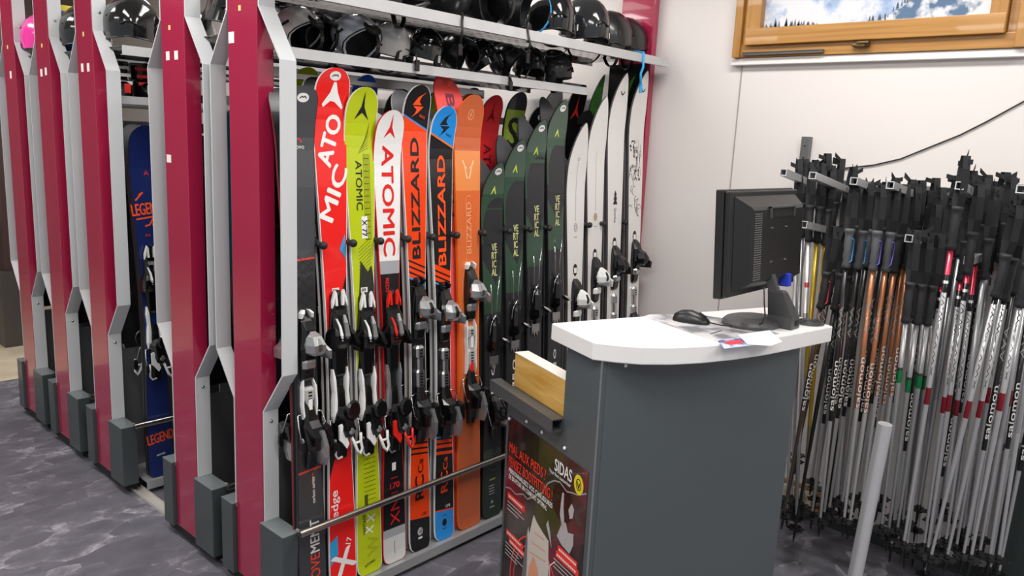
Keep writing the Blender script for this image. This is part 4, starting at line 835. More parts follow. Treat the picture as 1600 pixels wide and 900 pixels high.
carton('yellow box with blue print on top of the blue box, far racks', 1.42, 4.14, FZ + .115 + .0, .16, .10, .10, C_('carton_yellow', 'EDE23A'), C_('carton_blue2', '5A8FD0'))
carton('blue box behind the black helmet on the far rack', 1.42, 4.14, FZ, .18, .10, .114, C_('carton_blue', '1F52B0'), C_('carton_blue2', ''))
# ski boots on the lower shelf of the aisle rack
def boot(label, x, y, z, acc):
    R = root('ski_boot', label, 'ski boot', (x, y, z), (0, 0, random.uniform(-.15, .15)))
    def ov(cx, cy, rx, ry, zz, n=14): return [Vector((cx + rx * math.cos(2 * PI * i / n), cy + ry * math.sin(2 * PI * i / n), zz)) for i in range(n)]
    bm = bmesh.new(); loft(bm, [ov(0, 0, .04, .105, .0), ov(0, 0, .043, .11, .02), ov(0, .01, .042, .10, .05), ov(0, .03, .040, .075, .075)]); link_mesh('boot_shell', fin(bm), M_GB, R, smooth=True, angle=40)
    bm = bmesh.new(); loft(bm, [ov(0, .035, .041, .065, .06), ov(0, .03, .043, .058, .10), ov(0, .02, .046, .056, .145)]); link_mesh('cuff', fin(bm), M_BLK, R, smooth=True, angle=40)
    for k in range(3):
        bm = bmesh.new(); yy = -.055 + k * .018; zz = .055 + .032 * k; box(bm, -.035, .035, yy - .012, yy - .002, zz - .006, zz + .008, .002); link_mesh('buckle', bm, acc, R)
    bm = bmesh.new(); box(bm, -.012, .012, -.11, -.098, .012, .05, .003); link_mesh('toe_flash', bm, M_BW if acc != M_BW else M_BR, R)
for k, (x, a, l) in enumerate([(1.40, M_BW, 'black ski boot with white buckles, left on the aisle rack shelf'), (1.50, M_BR, 'black ski boot with red buckles, middle of the aisle rack shelf'), (1.60, M_BW, 'black ski boot with white buckles, right on the aisle rack shelf')]):
    boot(l, x, 3.56, 1.7305, a)

# far left: other furniture behind the racks
bm = bmesh.new(); box(bm, 1.60, 1.85, 6.25, 6.55, 0.0, 0.55, .004)
fc = root('wall_cabinet', 'dark brown cabinet post beyond the farthest rack end', 'cabinet', (0, 0, 0)); link_mesh('base_cabinet', bm, mat('grey_brown_laminate', '4A4644', .4), fc)
bm = bmesh.new(); box(bm, 1.64, 1.84, 6.27, 6.50, 0.551, 2.7, .003); link_mesh('tall_panel', bm, mat('dark_brown_laminate', '4B3836', .4), fc)
sh_ = root('display_shelf', 'black display shelf with a bright green panel at the far left', 'shelf', (0, 0, 0))
bm = bmesh.new(); box(bm, 0.9, 1.8, 8.2, 8.7, .0, .72, .005); link_mesh('shelf_body', bm, M_BLKM, sh_)
bm = bmesh.new(); box(bm, 0.9, 1.8, 8.35, 8.40, .78, 1.18, .003); link_mesh('green_panel', bm, C_('green_panel', '3C9A2E'), sh_)
bm = bmesh.new(); box(bm, 0.9, 1.8, 8.2, 8.6, .72, .78, .003); link_mesh('grey_shelf_board', bm, M_GREY, sh_)
bm = bmesh.new(); box(bm, 0.9, 1.8, 8.4, 8.6, 1.18, 2.6, .003); link_mesh('upper_board', bm, C_('pale_board', 'B5ADA6'), sh_)

# ------------------------------------------------------------------ counter
CE = Vector((.9377, -.3475, 0)); CD = Vector((.3475, .9377, 0)); CS = Vector((1.702, 1.164, 0))
CM = Matrix.Translation(CS) @ Matrix(((CE.x, CD.x, 0, 0), (CE.y, CD.y, 0, 0), (0, 0, 1, 0), (0, 0, 0, 1)))
counter = bpy.data.objects.new('counter_desk', None); COL.objects.link(counter); counter.matrix_world = CM
tag(counter, 'slate grey reception counter with a thick white curved top', 'counter')
def cp(name, build, mt, parent=None, **k):
    bm = bmesh.new(); build(bm); return link_mesh(name, bm, mt, parent or counter, **k)
cp('front_panel', lambda b: box(b, 0.0, .729, -.002, .018, .0, 1.05, .0015), M_DARK)
cp('side_panel', lambda b: (prism(b, [(-.0185, .0), (.0, .0), (.0, .177), (-.0185, .177)], 0, 1.05)), M_DARK)
cp('right_side_panel', lambda b: box(b, .711, .7295, .0185, .28, .0, 1.05, .001), M_DARK)
cp('bench_right_panel', lambda b: box(b, .711, .7295, .2805, .53, .0, .815, .001), M_DARK)
cp('inner_panel', lambda b: box(b, .001, .710, .160, .177, .0, 1.05), M_DARK)
cp('bench_side_panel', lambda b: box(b, -.0185, .0, .1775, .530, .0, .815, .001), M_DARK)
cp('bench_top', lambda b: box(b, .0005, .70, .1775, .53, .79, .815, .001), M_DARK)
cp('bench_back_panel', lambda b: box(b, .0005, .70, .512, .53, .0, .789), M_DARK)
cp('edge_profile', lambda b: box(b, -.0205, -.0165, -.004, .0, .0, 1.05), mat('edge_profile_grey', '8A8E90', .3, .4))
for e in (.06, .165): cp('screw_head', lambda b: lathe(b, [(.005, 0), (.005, .002), (0, .003)], 10, Matrix.Translation((e, -.0021, 1.03)) @ Matrix.Rotation(PI / 2, 4, 'X')), M_WHT)
# white top (outline in world metres, converted to the counter's frame)
outl = [(1.669, 1.19), (1.697, 1.132), (1.735, 1.078), (1.80, 1.025), (1.881, .980), (1.995, .936), (2.117, .902), (2.21, .883), (2.304, .866), (2.38, .852), (2.451, .840), (2.555, 1.108), (1.752, 1.405)]
inv = CM.inverted()
cp('counter_top', lambda b: prism(b, [(inv @ Vector((x, y, 0))).to_2d() for x, y in outl], 1.0505, 1.10, .0025), mat('white_laminate', 'EDEBEA', .3))
# square steel tube and wooden beam on the bench edge
def hollow(b, w_, t, y0, y1, z0):
    o = [(-w_ / 2, 0), (w_ / 2, 0), (w_ / 2, w_), (-w_ / 2, w_)]; i_ = [(-w_ / 2 + t, t), (w_ / 2 - t, t), (w_ / 2 - t, w_ - t), (-w_ / 2 + t, w_ - t)]
    A = [[b.verts.new((p[0], y, z0 + p[1])) for p in q] for y in (y0, y1) for q in (o, i_)]
    for k in range(4):
        j = (k + 1) % 4
        b.faces.new((A[0][k], A[0][j], A[2][j], A[2][k])); b.faces.new((A[1][k], A[1][j], A[3][j], A[3][k])); b.faces.new((A[0][k], A[0][j], A[1][j], A[1][k])); b.faces.new((A[2][k], A[2][j], A[3][j], A[3][k]))
    bmesh.ops.recalc_face_normals(b, faces=b.faces[:])
bm = bmesh.new(); hollow(bm, .040, .0035, .172, .588, .787)
o = link_mesh('steel_tube', bm, mat('dark_steel_tube', '5A5B5C', .4, .3)); o.matrix_world = CM @ Matrix.Translation((-.0395, 0, 0)); tag(o, 'dark square steel tube along the low end of the counter, beneath the wooden beam', 'tube')
bm = bmesh.new(); box(bm, .001, .050, .1785, .53, .8158, .93, .003)
o = link_mesh('wooden_beam', bm, wood('raw_pine', 'C9953F', 'E6BE70', (30, 4, 30))); o.matrix_world = CM; tag(o, 'raw pine wooden beam standing on edge on the low end of the counter', 'wooden beam')
bm = bmesh.new(); box(bm, .0, .051, .1785, .531, .9302, .9325)
o2 = link_mesh('white_top_edge', bm, mat('white_tape', 'E9E3DA', .5), o)
# poster
U_, V_ = Vector((0, -1, 0)), Vector((0, 0, 1))   # poster right = -CD seen from outside
PO_ = Vector((-.0195, .268, .37))
pw, ph = .49, .70
def poster_mat():
    m = bpy.data.materials.new('poster_print'); m.use_nodes = True; nt = m.node_tree; b = nt.nodes['Principled BSDF']
    tc = nt.nodes.new('ShaderNodeTexCoord'); nz = nt.nodes.new('ShaderNodeTexNoise'); nz.inputs['Scale'].default_value = 5.5; nz.inputs['Detail'].default_value = 3; nt.links.new(tc.outputs['Object'], nz.inputs['Vector'])
    cr = nt.nodes.new('ShaderNodeValToRGB'); e = cr.color_ramp.elements; e[0].position = .40; e[0].color = lin('1A1415'); e[1].position = .66; e[1].color = lin('7A2233'); k = e.new(.52); k.color = lin('3A2A28')
    nt.links.new(nz.outputs['Fac'], cr.inputs[0]); nt.links.new(cr.outputs[0], b.inputs['Base Color']); b.inputs['Roughness'].default_value = .22; b.inputs['Coat Weight'].default_value = .3
    return m
poster = bpy.data.objects.new('poster', None); COL.objects.link(poster); poster.matrix_world = CM @ Matrix.Translation(PO_)
tag(poster, 'dark red and black SIDAS boot fitting poster pinned to the counter side', 'poster')
bm = bmesh.new(); box(bm, -.0008, .0, -pw / 2, pw / 2, -ph / 2, ph / 2); link_mesh('poster_sheet', bm, poster_mat(), poster)
def pd(name, bm, mt, eps=.0012, label=None):
    o = decal(name, bm, mt, poster, (0, 0, 0), (0, -1, 0), (0, 0, 1), (-1, 0, 0), eps)
    if label: o['label'] = label
    return o
PR = mat('poster_red', 'F0392B', .35); PW_ = mat('poster_white', 'F2EEEC', .35)
def ptext(t, u, v, size, mt, xs=.8, bold=.02, left=True):
    b = text_bm(t, size, xs, bold); w_ = max(x.co.x for x in b.verts) if left else 0
    pd('lettering', rot2(b, 0, u + w_, v), mt, .0018)
def ptl(t, u0, u1, v, size, mt, bold):
    pd('lettering', rot2(text_bm(t, size, 1, bold, length=u1 - u0), 0, (u0 + u1) / 2, v), mt, .0018)
ptl('MAL AUX PIEDS ?', -.228, .018, .246, .034, PR, .014); ptl('PENSEZ BOOTFITTING !', -.228, .062, .198, .034, PR, .014)
ptl('PERSONNALISEZ VOS CHAUSSURES', -.224, .066, .166, .016, PW_, .014); ptl('DE SKI POUR UN CONFORT OPTIMAL', -.222, .034, .144, .016, PW_, .014)
ptl('SIDAS', .066, .163, .302, .038, PW_, .02); ptl('Your foot customizer', .035, .160, .272, .011, PW_, .008)
pd('yellow_badge', poly_bm([ellipse(.200, .293, .025, .030)]), mat('badge_yellow', 'E8D420', .35)); pd('badge_mark', poly_bm(ring_polys(.200, .293, .014, .018, .003) + stroke([(.193, .300), (.200, .281), (.207, .300)], .004)), M_INK, .0018)
pd('lightning_line', poly_bm(stroke([(-.244, .094), (-.21, .103), (-.17, .10), (-.12, .122), (-.09, .118), (-.05, .145), (.0, .18), (.03, .225), (.068, .25), (.10, .258), (.14, .246), (.17, .255), (.20, .262), (.243, .285)], .0045)), mat('poster_pale', '9C9290', .35), .0010)
for u, v, w_, h_ in ((-.225, .074, .12, .022), (-.222, -.058, .12, .02), (-.20, -.080, .12, .02), (.110, .050, .11, .022), (.100, .028, .13, .022)):
    pd('red_caption_bar', poly_bm([rect(u, u + w_, v - h_ / 2, v + h_ / 2)]), PR, .0012)
    pd('caption_text', poly_bm([rect(u + .008 + k * .011, u + .008 + k * .011 + .008, v - .0035, v + .0035) for k in range(int(w_ / .011) - 1)]), PW_, .0018)
pd('small_print', poly_bm([rect(-.225, -.225 + w_, v, v + .004) for v, w_ in ((.050, .10), (.037, .12), (.024, .08), (-.10, .12), (-.113, .10), (-.126, .13), (-.139, .09))] + [rect(.09, .09 + w_, v, v + .004) for v, w_ in ((.005, .12), (-.008, .10), (-.021, .13))]), mat('poster_grey_ink', 'B8B0AC', .35))
pd('red_target_rings', poly_bm(ring_polys(-.02, -.19, .165, .20, .006, 48) + ring_polys(-.02, -.19, .14, .17, .005, 48)), PR, .0009)
pd('pointer_line', poly_bm(stroke([(.10, .0), (.07, -.03), (.075, -.07)], .003)), PW_, .0014)
foot = [(-.075, -.30), (-.098, -.20), (-.090, -.12), (-.080, -.02), (-.075, .03), (-.065, .01), (-.044, .086), (-.02, .07), (.02, .055), (.055, .045), (.06, -.01), (.068, -.04), (.06, -.10), (.075, -.17), (.06, -.24), (.05, -.32), (-.03, -.335)]
pd('boot_cutaway_picture', poly_bm([foot]), mat('cutaway_cream', 'CFC6BC', .3), .0014)
pd('insole_picture', poly_bm([[(-.055, -.28), (-.065, -.19), (-.055, -.10), (-.03, -.05), (.0, -.08), (.02, -.16), (.015, -.26)]] + stroke([(-.035, .03), (.03, .035)], .004) + stroke([(-.05, -.01), (.04, .0)], .004) + stroke([(-.06, -.05), (.045, -.03)], .004)), mat('insole_peach', 'E09A78', .35), .0018)
pd('grey_liner_picture', poly_bm([[(-.078, -.29), (-.102, -.20), (-.094, -.11), (-.080, .02), (-.074, -.02), (-.070, -.12), (-.074, -.20)]]), mat('liner_grey', '6E6C70', .3), .0019)
pd('skier_picture', poly_bm([[(.110, .16), (.112, .20), (.116, .232), (.126, .235), (.128, .19), (.138, .14), (.128, .12)], [(.10, .085), (.125, .14), (.145, .15), (.16, .125), (.19, .135), (.192, .10), (.175, .065), (.13, .07)], [(.155, .195), (.17, .222), (.185, .21), (.18, .18), (.165, .17)], [(.035, .09), (.075, .03), (.06, .08), (.045, .11)]]), mat('skier_pale', 'B5AEB0', .35), .0012)
pd('helmet_picture', poly_bm([ellipse(.12, .20, .06, .06)]), mat('poster_maroon', '6E2030', .3), .0008)
for u, v in ((-.238, .36), (-.12, .372), (-.02, .372), (.115, .372)):
    bm = bmesh.new(); lathe(bm, [(.006, 0), (.006, .003), (.003, .006), (0, .007)], 12, Matrix.Translation((-.0005, -u, v if v > .362 else .34)) @ Matrix.Rotation(-PI / 2, 4, 'Y')); link_mesh('pin', bm, M_WHT, poster, smooth=True)

# ------------------------------------------------------------------ monitor
mon = root('computer_monitor', 'black flat screen monitor seen from behind on the white counter top', 'monitor', (2.25, .985, 1.1022), (0, 0, .0))
def mp(name, build, mt, parent=None, **k):
    bm = bmesh.new(); build(bm); return link_mesh(name, fin(bm), mt, parent or mon, **k)
MB_ = mat('monitor_black', '1B1B1B', .4); MG_ = mat('monitor_grey', '474748', .45)
hs = bpy.data.objects.new('housing', None)
TL = Matrix.Translation((0, .03, .26)) @ Matrix.Rotation(math.radians(-4), 4, 'X')
def hb(x0, x1, y0, y1, z0, z1, bev=.003): return lambda b: box(b, x0, x1, y0, y1, z0, z1, bev, M=TL)
scr = mp('screen_frame', hb(-.235, .235, .004, .030, -.155, .155, .004), MB_)
mp('bezel_band', hb(-.232, .232, -.012, .003, -.150, .150, .004), MB_, scr)
def bulge(b):
    def r(xa, xb, za, zb, y): return [TL @ Vector(p) for p in ((xa, y, za), (xb, y, za), (xb, y, zb), (xa, y, zb))]
    loft(b, [r(-.205, .205, -.135, .135, -.013), r(-.165, .195, -.115, .105, -.045), r(-.155, .185, -.11, .095, -.050)])
rear = mp('rear_cover', bulge, MB_)
mp('carry_handle', lambda b: (box(b, -.055, .115, -.056, -.030, .098, .104, .001, M=TL), box(b, -.055, -.049, -.056, -.030, .070, .104, .001, M=TL), box(b, .109, .115, -.056, -.030, .070, .104, .001, M=TL)), MG_, rear)
mp('handle_recess', lambda b: box(b, -.047, .107, -.0515, -.045, .072, .097, .0, M=TL), M_BLKM, rear)
for k in range(2):
    for j in range(2): mp('screw', lambda b: lathe(b, [(.004, 0), (.004, .002), (0, .002)], 8, TL @ Matrix.Translation((-.03 + .10 * k, -.0502, -.06 + .10 * j)) @ Matrix.Rotation(PI / 2, 4, 'X')), M_STEEL, rear)
def vents_(b):
    for k in range(30):
        z = -.105 + k * .0065
        for j in range(3): box(b, -.150 + j * .016, -.137 + j * .016, -.0512, -.0495, z, z + .0028, M=TL)
v_ = mp('cooling_slots', vents_, mat('slot_grey', '6A6A68', .5), rear); v_['kind'] = 'stuff'
mp('video_plug', lambda b: box(b, .075, .10, -.060, -.030, -.145, -.105, .003, M=TL), mat('plug_blue', '2440C8', .4), rear)
mp('display_panel', lambda b: box(b, -.215, .215, .0301, .0308, -.137, .137, 0, M=TL), mat('dark_screen', '0B0C0E', .1), scr)
# slanted neck and foot
def neck(b):
    def q(x, y, z, w_, d): return [Vector((x - w_, y - d, z)), Vector((x + w_, y - d, z)), Vector((x + w_, y + d, z)), Vector((x - w_, y + d, z))]
    loft(b, [q(.055, -.045, .0, .030, .040), q(.052, -.045, .035, .028, .038), q(.002, -.040, .112, .017, .024), q(-.002, -.038, .118, .015, .022)])
nk = mp('stand_neck', neck, MG_)
mp('neck_hinge', lambda b: loft(b, [[Vector((-.004 + sx, -.034 + sy, .11)) for sx, sy in ((-.011, -.014), (.011, -.014), (.011, .014), (-.011, .014))], [Vector((-.022 + sx, -.020 + sy, .165)) for sx, sy in ((-.011, -.012), (.011, -.012), (.011, .012), (-.011, .012))]]), MG_, nk)
mp('cable_socket', lambda b: box(b, .050, .072, -.087, -.084, .008, .024, .001), M_BLKM, nk)
mp('stand_base', lambda b: loft(b, [[Vector((.01 + .11 * math.cos(t) * k, .035 + .085 * math.sin(t) * k, z)) for t in [2 * PI * i / 28 for i in range(28)]] for k, z in ((1.0, 0.0), (1.0, .008), (.90, .016), (.45, .024))]), MG_)
# cable coil, mouse, papers
bm = bmesh.new()
for k in range(5): tube(bm, [(2.425 + (.047 - k * .009) * math.cos(2 * PI * i / 24), .905 + (.042 - k * .008) * math.sin(2 * PI * i / 24), 1.1045 + .002 * (k % 2)) for i in range(25)], .003, 6, caps=False)
tag(link_mesh('cable_coil', fin(bm), mat('dark_grey_cable', '3A3A3C', .5), smooth=True), 'flat coil of dark grey cable behind the monitor foot', 'cable')
ms = root('computer_mouse', 'black computer mouse on the papers at the counter top', 'mouse', (2.118, 1.152, 1.1025), (0, 0, -1.37))
def mouse(b):
    R = []
    for i, (x, w_, h_) in enumerate([(-.056, .008, .008), (-.050, .022, .020), (-.030, .030, .032), (0, .031, .036), (.030, .028, .028), (.050, .022, .016), (.058, .012, .008)]):
        R.append([Vector((x, w_ * math.cos(t), .0005 + h_ * max(0, math.sin(t)))) for t in [PI * j / 12 for j in range(13)]])
    loft(b, R)
bdy = None
bm = bmesh.new(); mouse(bm); bdy = link_mesh('mouse_body', fin(bm), mat('mouse_black', '1C1C1E', .35), ms, smooth=True, angle=60)
bm = bmesh.new(); tube(bm, [(.025, 0, .031), (.048, 0, .0195)], .0035, 8); link_mesh('scroll_wheel', fin(bm), M_RUB, ms, smooth=True)
MI_ = (Matrix.Translation((2.118, 1.152, 1.1025)) @ Matrix.Rotation(-1.37, 4, 'Z')).inverted()
bm = bmesh.new(); tube(bm, [MI_ @ Vector(p) for p in ((2.131, 1.094, 1.1075), (2.138, 1.06, 1.1055), (2.16, 1.02, 1.1055), (2.20, .985, 1.1075), (2.19, .955, 1.125), (2.17, .94, 1.15), (2.165, .945, 1.19), (2.175, .955, 1.235))], .0022, 7); link_mesh('mouse_cord', fin(bm), M_BLK, ms, smooth=True)
def sheet(label, pts, z, m_, name='newspaper', pats=None, th=.0008):
    bm = bmesh.new(); prism(bm, pts, z, z + th); o = link_mesh(name, bm, m_); tag(o, label, 'paper')
    for nm, pl, mt in (pats or []):
        b = poly_bm(pl)
        for v in b.verts: v.co.z = z + th + .0003
        link_mesh(nm, b, mt, o)
    return o
def news_mat(key, c1, c2, sc=30):
    m = bpy.data.materials.new(key); m.use_nodes = True; nt = m.node_tree; b = nt.nodes['Principled BSDF']; tc = nt.nodes.new('ShaderNodeTexCoord'); nz = nt.nodes.new('ShaderNodeTexNoise'); nz.inputs['Scale'].default_value = sc; nz.inputs['Detail'].default_value = 5
    nt.links.new(tc.outputs['Object'], nz.inputs['Vector']); cr = nt.nodes.new('ShaderNodeValToRGB'); e = cr.color_ramp.elements; e[0].position = .42; e[0].color = lin(c1); e[1].position = .55; e[1].color = lin(c2)
    nt.links.new(nz.outputs['Fac'], cr.inputs[0]); nt.links.new(cr.outputs[0], b.inputs['Base Color']); b.inputs['Roughness'].default_value = .5; return m

sheet('creased newspaper sheets under the mouse on the counter top', [(2.059, 1.285), (2.10, 1.29), (2.235, 1.21), (2.262, 1.07), (2.20, .905), (1.955, .965), (1.985, 1.07)], 1.1003, news_mat('newsprint', '77767C', 'C9C7C8', 11), pats=[('printed_headline', [rect(2.02, 2.09, 1.03, 1.036)], M_INK)])
sheet('red and blue colour print under the newspaper, sticking out at the counter edge', [(1.963, .978), (2.072, .955), (2.02, .885), (1.897, .925)], 1.1013, news_mat('colour_print', '34528C', 'B9C0D8', 22), 'leaflet', pats=[('red_picture', [[(1.96, .962), (2.03, .945), (2.0, .918), (1.945, .932)]], C_('print_red', 'D92B3E'))])
sheet('blank white paper sheet at the front edge of the counter top', [(1.995, .905), (2.075, .975), (2.21, .94), (2.105, .855), (2.03, .855)], 1.1023, mat('white_sheet', 'F2F1F0', .5), 'paper_sheet')

# ------------------------------------------------------------------ pole rack on the wall
pr_ = root('pole_rack', 'grey steel wall rack with square arms holding the ski poles', 'pole rack', (XW, 1.0, 0))
def rp(name, build, mt, **k):
    bm = bmesh.new(); build(bm); return link_mesh(name, fin(bm), mt, pr_, **k)
M_TUBE = mat('grey_square_tube', '9A9C9D', .3, .6)
for z in (1.51, 1.425): rp('wall_rail', lambda b: box(b, -.036, -.004, -.95, .30, z - .016, z + .016, .002), M_TUBE)
for y in (.362,): rp('upright', lambda b: (box(b, -.034, -.002, y - .018, y + .018, 1.40, 1.70, .002)), mat('dark_grey_tube', '6A6B6C', .4, .4))
for z in (1.66, 1.61, 1.56): rp('upright_hole', lambda b: lathe(b, [(.004, 0), (.004, .0008), (0, .0009)], 8, Matrix.Translation((-.0342, .362, z)) @ Matrix.Rotation(-PI / 2, 4, 'Y')), M_BLKM)
rp('lower_wall_rail', lambda b: box(b, -.030, -.004, -.95, .30, 1.275, 1.305, .002), M_TUBE)
def arm(y, x0, z0, zw, w_=.026):
    def f(b):
        A = Vector((x0 - XW, y - 1.0, z0)); B = Vector((-.034, y - 1.0, zw)); d = (B - A).normalized(); sd = Vector((0, 1, 0)); up = d.cross(sd)
        h = w_ / 2; t = .003
        def q(P, k): return [P + sd * k * sx + up * k * sy for sx, sy in ((-1, -1), (1, -1), (1, 1), (-1, 1))]
        rr = [[b.verts.new(p) for p in q(P, k)] for P, k in ((A + d * .06, h - t), (A, h - t), (A, h), (B, h))]
        for u_, v2 in zip(rr, rr[1:]):
            for k in range(4): b.faces.new((u_[k], u_[(k + 1) % 4], v2[(k + 1) % 4], v2[k]))
        b.faces.new(rr[0]); b.faces.new(rr[-1])
    return rp('hanging_arm', f, mat('arm_zinc', 'BEBFC0', .35, .4))
for y, x0, z0 in ((1.222, 2.84, 1.556), (1.112, 2.84, 1.551), (.965, 2.84, 1.541), (.850, 2.86, 1.535), (.634, 2.84, 1.549), (.462, 2.82, 1.551)): arm(y, x0, z0, 1.47)
for y, x0, z0 in ((1.123, 2.84, 1.372), (.765, 2.85, 1.362), (.60, 2.95, 1.30)): arm(y, x0, z0, 1.30)

POLES = [
    ('S', 'k', (3.0, 1.218, 1.436), (3.0, 1.112, 0.124), 'plain silver ski pole behind the monitor, leftmost there'),
    ('W', 'k', (2.98, 1.162, 1.437), (2.98, 1.066, 0.121), 'white ski pole with a red mark behind the monitor'),
    ('Y', 'k', (3.02, 1.14, 1.433), (3.02, 1.096, 0.168), 'yellow ski pole behind the monitor, leftmost there'),
    ('Y', 'k', (3.05, 1.119, 1.424), (3.05, 1.074, 0.149), 'yellow ski pole behind the monitor, rightmost there'),
    ('S', 'k', (3.15, 1.258, 1.434), (3.15, 1.156, 0.119), 'plain silver ski pole behind the monitor, rightmost there'),
    ('D', 'r', (2.9, 1.04, 1.204), (2.9, 1.094, 0.155), 'dark brown ski pole with red-lined grip just right of the monitor'),
    ('B', 'r', (2.93, 1.0, 1.202), (2.93, 1.053, 0.105), 'all-black ski pole with round basket and red-lined grip just right of the monitor'),
    ('D', 'k', (3.05, 1.069, 1.196), (3.05, 1.145, 0.157), 'dark brown ski pole just right of the monitor, leftmost there'),
    ('D', 'k', (3.1, 1.03, 1.172), (3.1, 1.004, 0.15), 'dark brown ski pole just right of the monitor, rightmost there'),
    ('K', 'b', (2.88, 0.971, 1.372), (2.88, 0.942, 0.19), 'black and silver ski pole with blue-lined grip left of the copper poles, leftmost there'),
    ('K', 'b', (2.96, 0.95, 1.363), (2.96, 0.959, 0.181), 'black and silver ski pole with blue-lined grip left of the copper poles, second from left'),
    ('K', 'b', (3.05, 0.95, 1.363), (3.05, 0.971, 0.166), 'black and silver ski pole with blue-lined grip left of the copper poles, rightmost there'),
    ('K', 'k', (3.14, 1.032, 1.365), (3.14, 0.98, 0.174), 'black and silver ski pole just right of the monitor, leftmost there'),
    ('K', 'k', (3.2, 1.105, 1.354), (3.2, 1.078, 0.131), 'black and silver ski pole behind the monitor'),
    ('K', 'k', (3.24, 1.031, 1.365), (3.24, 0.992, 0.149), 'black and silver ski pole just right of the monitor, rightmost there'),
    ('C', 'p', (2.88, 0.877, 1.375), (2.88, 0.857, 0.224), 'copper ski pole with violet-lined grip in the copper and black bunch, leftmost there'),
    ('C', 'p', (2.93, 0.847, 1.371), (2.93, 0.852, 0.197), 'copper ski pole with violet-lined grip in the copper and black bunch, rightmost there'),
    ('K', 'k', (3.04, 0.906, 1.378), (3.04, 0.922, 0.211), 'black and silver ski pole in the copper and black bunch, leftmost there'),
    ('C', 'k', (3.02, 0.844, 1.358), (3.02, 0.846, 0.247), 'copper ski pole in the copper and black bunch, leftmost there'),
    ('K', 'k', (3.14, 0.863, 1.373), (3.14, 0.903, 0.217), 'black and silver ski pole in the copper and black bunch, third from left'),
    ('C', 'k', (3.1, 0.826, 1.365), (3.1, 0.808, 0.233), 'copper ski pole in the copper and black bunch, rightmost there'),
    ('K', 'k', (3.22, 0.918, 1.373), (3.22, 0.888, 0.209), 'black and silver ski pole in the copper and black bunch, second from left'),
    ('K', 'k', (3.22, 0.844, 1.381), (3.22, 0.827, 0.218), 'black and silver ski pole in the copper and black bunch, rightmost there'),
    ('G', 'k', (2.85, 0.74, 1.217), (2.85, 0.719, 0.26), 'silver ski pole with green rings in the green-ringed bunch, leftmost there'),
    ('G', 'k', (2.88, 0.711, 1.212), (2.88, 0.702, 0.225), 'silver ski pole with green rings in the green-ringed bunch, third from left'),
    ('G', 'k', (2.92, 0.687, 1.207), (2.92, 0.684, 0.237), 'silver ski pole with green rings in the green-ringed bunch, fifth from left'),
    ('G', 'k', (3.05, 0.77, 1.202), (3.05, 0.727, 0.202), 'silver ski pole with green rings in the green-ringed bunch, second from left'),
    ('G', 'k', (3.08, 0.745, 1.198), (3.08, 0.704, 0.201), 'silver ski pole with green rings in the green-ringed bunch, fourth from left'),
    ('G', 'k', (3.2, 0.742, 1.187), (3.2, 0.715, 0.163), 'silver ski pole with green rings in the green-ringed bunch, rightmost there'),
    ('R', 'k', (2.85, 0.632, 1.483), (2.85, 0.641, 0.227), 'silver ski pole with red bands in the tall red-banded bunch, second from left'),
    ('R', 'k', (2.95, 0.669, 1.347), (2.95, 0.651, 0.153), 'silver ski pole with red bands in the tall red-banded bunch, leftmost there'),
    ('R', 'k', (2.93, 0.593, 1.4), (2.93, 0.579, 0.197), 'silver ski pole with red bands in the tall red-banded bunch, fourth from left'),
    ('R', 'k', (3.05, 0.634, 1.358), (3.05, 0.617, 0.153), 'silver ski pole with red bands in the tall red-banded bunch, third from left'),
    ('R', 'k', (3.12, 0.612, 1.415), (3.12, 0.584, 0.134), 'silver ski pole with red bands in the tall red-banded bunch, rightmost there'),
    ('S', 'k', (3.06, 0.569, 1.374), (3.06, 0.551, 0.193), 'plain silver ski pole in the tall red-banded bunch, second from left'),
    ('S', 'k', (3.22, 0.657, 1.401), (3.22, 0.622, 0.128), 'plain silver ski pole in the tall red-banded bunch, leftmost there'),
    ('S', 'k', (3.22, 0.588, 1.385), (3.22, 0.565, 0.141), 'plain silver ski pole in the tall red-banded bunch, rightmost there'),
    ('S', 'k', (3.22, 0.725, 1.41), (3.22, 0.688, 0.134), 'plain silver ski pole in the green-ringed bunch'),
    ('R', 'k', (2.84, 0.475, 1.349), (2.84, 0.554, 0.217), 'silver ski pole with red bands in the rightmost bunch, leftmost there'),
    ('R', 'k', (2.9, 0.464, 1.334), (2.9, 0.515, 0.21), 'silver ski pole with red bands in the rightmost bunch, second from left'),
    ('K', 'k', (2.98, 0.458, 1.35), (2.98, 0.479, 0.198), 'black and silver ski pole in the rightmost bunch, leftmost there'),
    ('R', 'k', (2.84, 0.414, 1.329), (2.84, 0.434, 0.265), 'silver ski pole with red bands in the rightmost bunch, rightmost there'),
    ('S', 'k', (3.12, 0.521, 1.349), (3.12, 0.527, 0.159), 'plain silver ski pole in the rightmost bunch, leftmost there'),
    ('R', 'k', (3.14, 0.49, 1.343), (3.14, 0.497, 0.158), 'silver ski pole with red bands in the rightmost bunch, third from left'),
    ('S', 'k', (3.08, 0.44, 1.332), (3.08, 0.446, 0.184), 'plain silver ski pole in the rightmost bunch, third from left'),
    ('K', 'k', (3.0, 0.414, 1.316), (3.0, 0.402, 0.218), 'black and silver ski pole in the rightmost bunch, rightmost there'),
    ('S', 'k', (2.9, 0.383, 1.319), (2.9, 0.363, 0.269), 'plain silver ski pole in the rightmost bunch, rightmost there'),
    ('R', 'k', (3.24, 0.486, 1.344), (3.24, 0.489, 0.159), 'silver ski pole with red bands in the rightmost bunch, fourth from left'),
    ('S', 'k', (3.25, 0.525, 1.349), (3.25, 0.538, 0.151), 'plain silver ski pole in the rightmost bunch, second from left'),
]
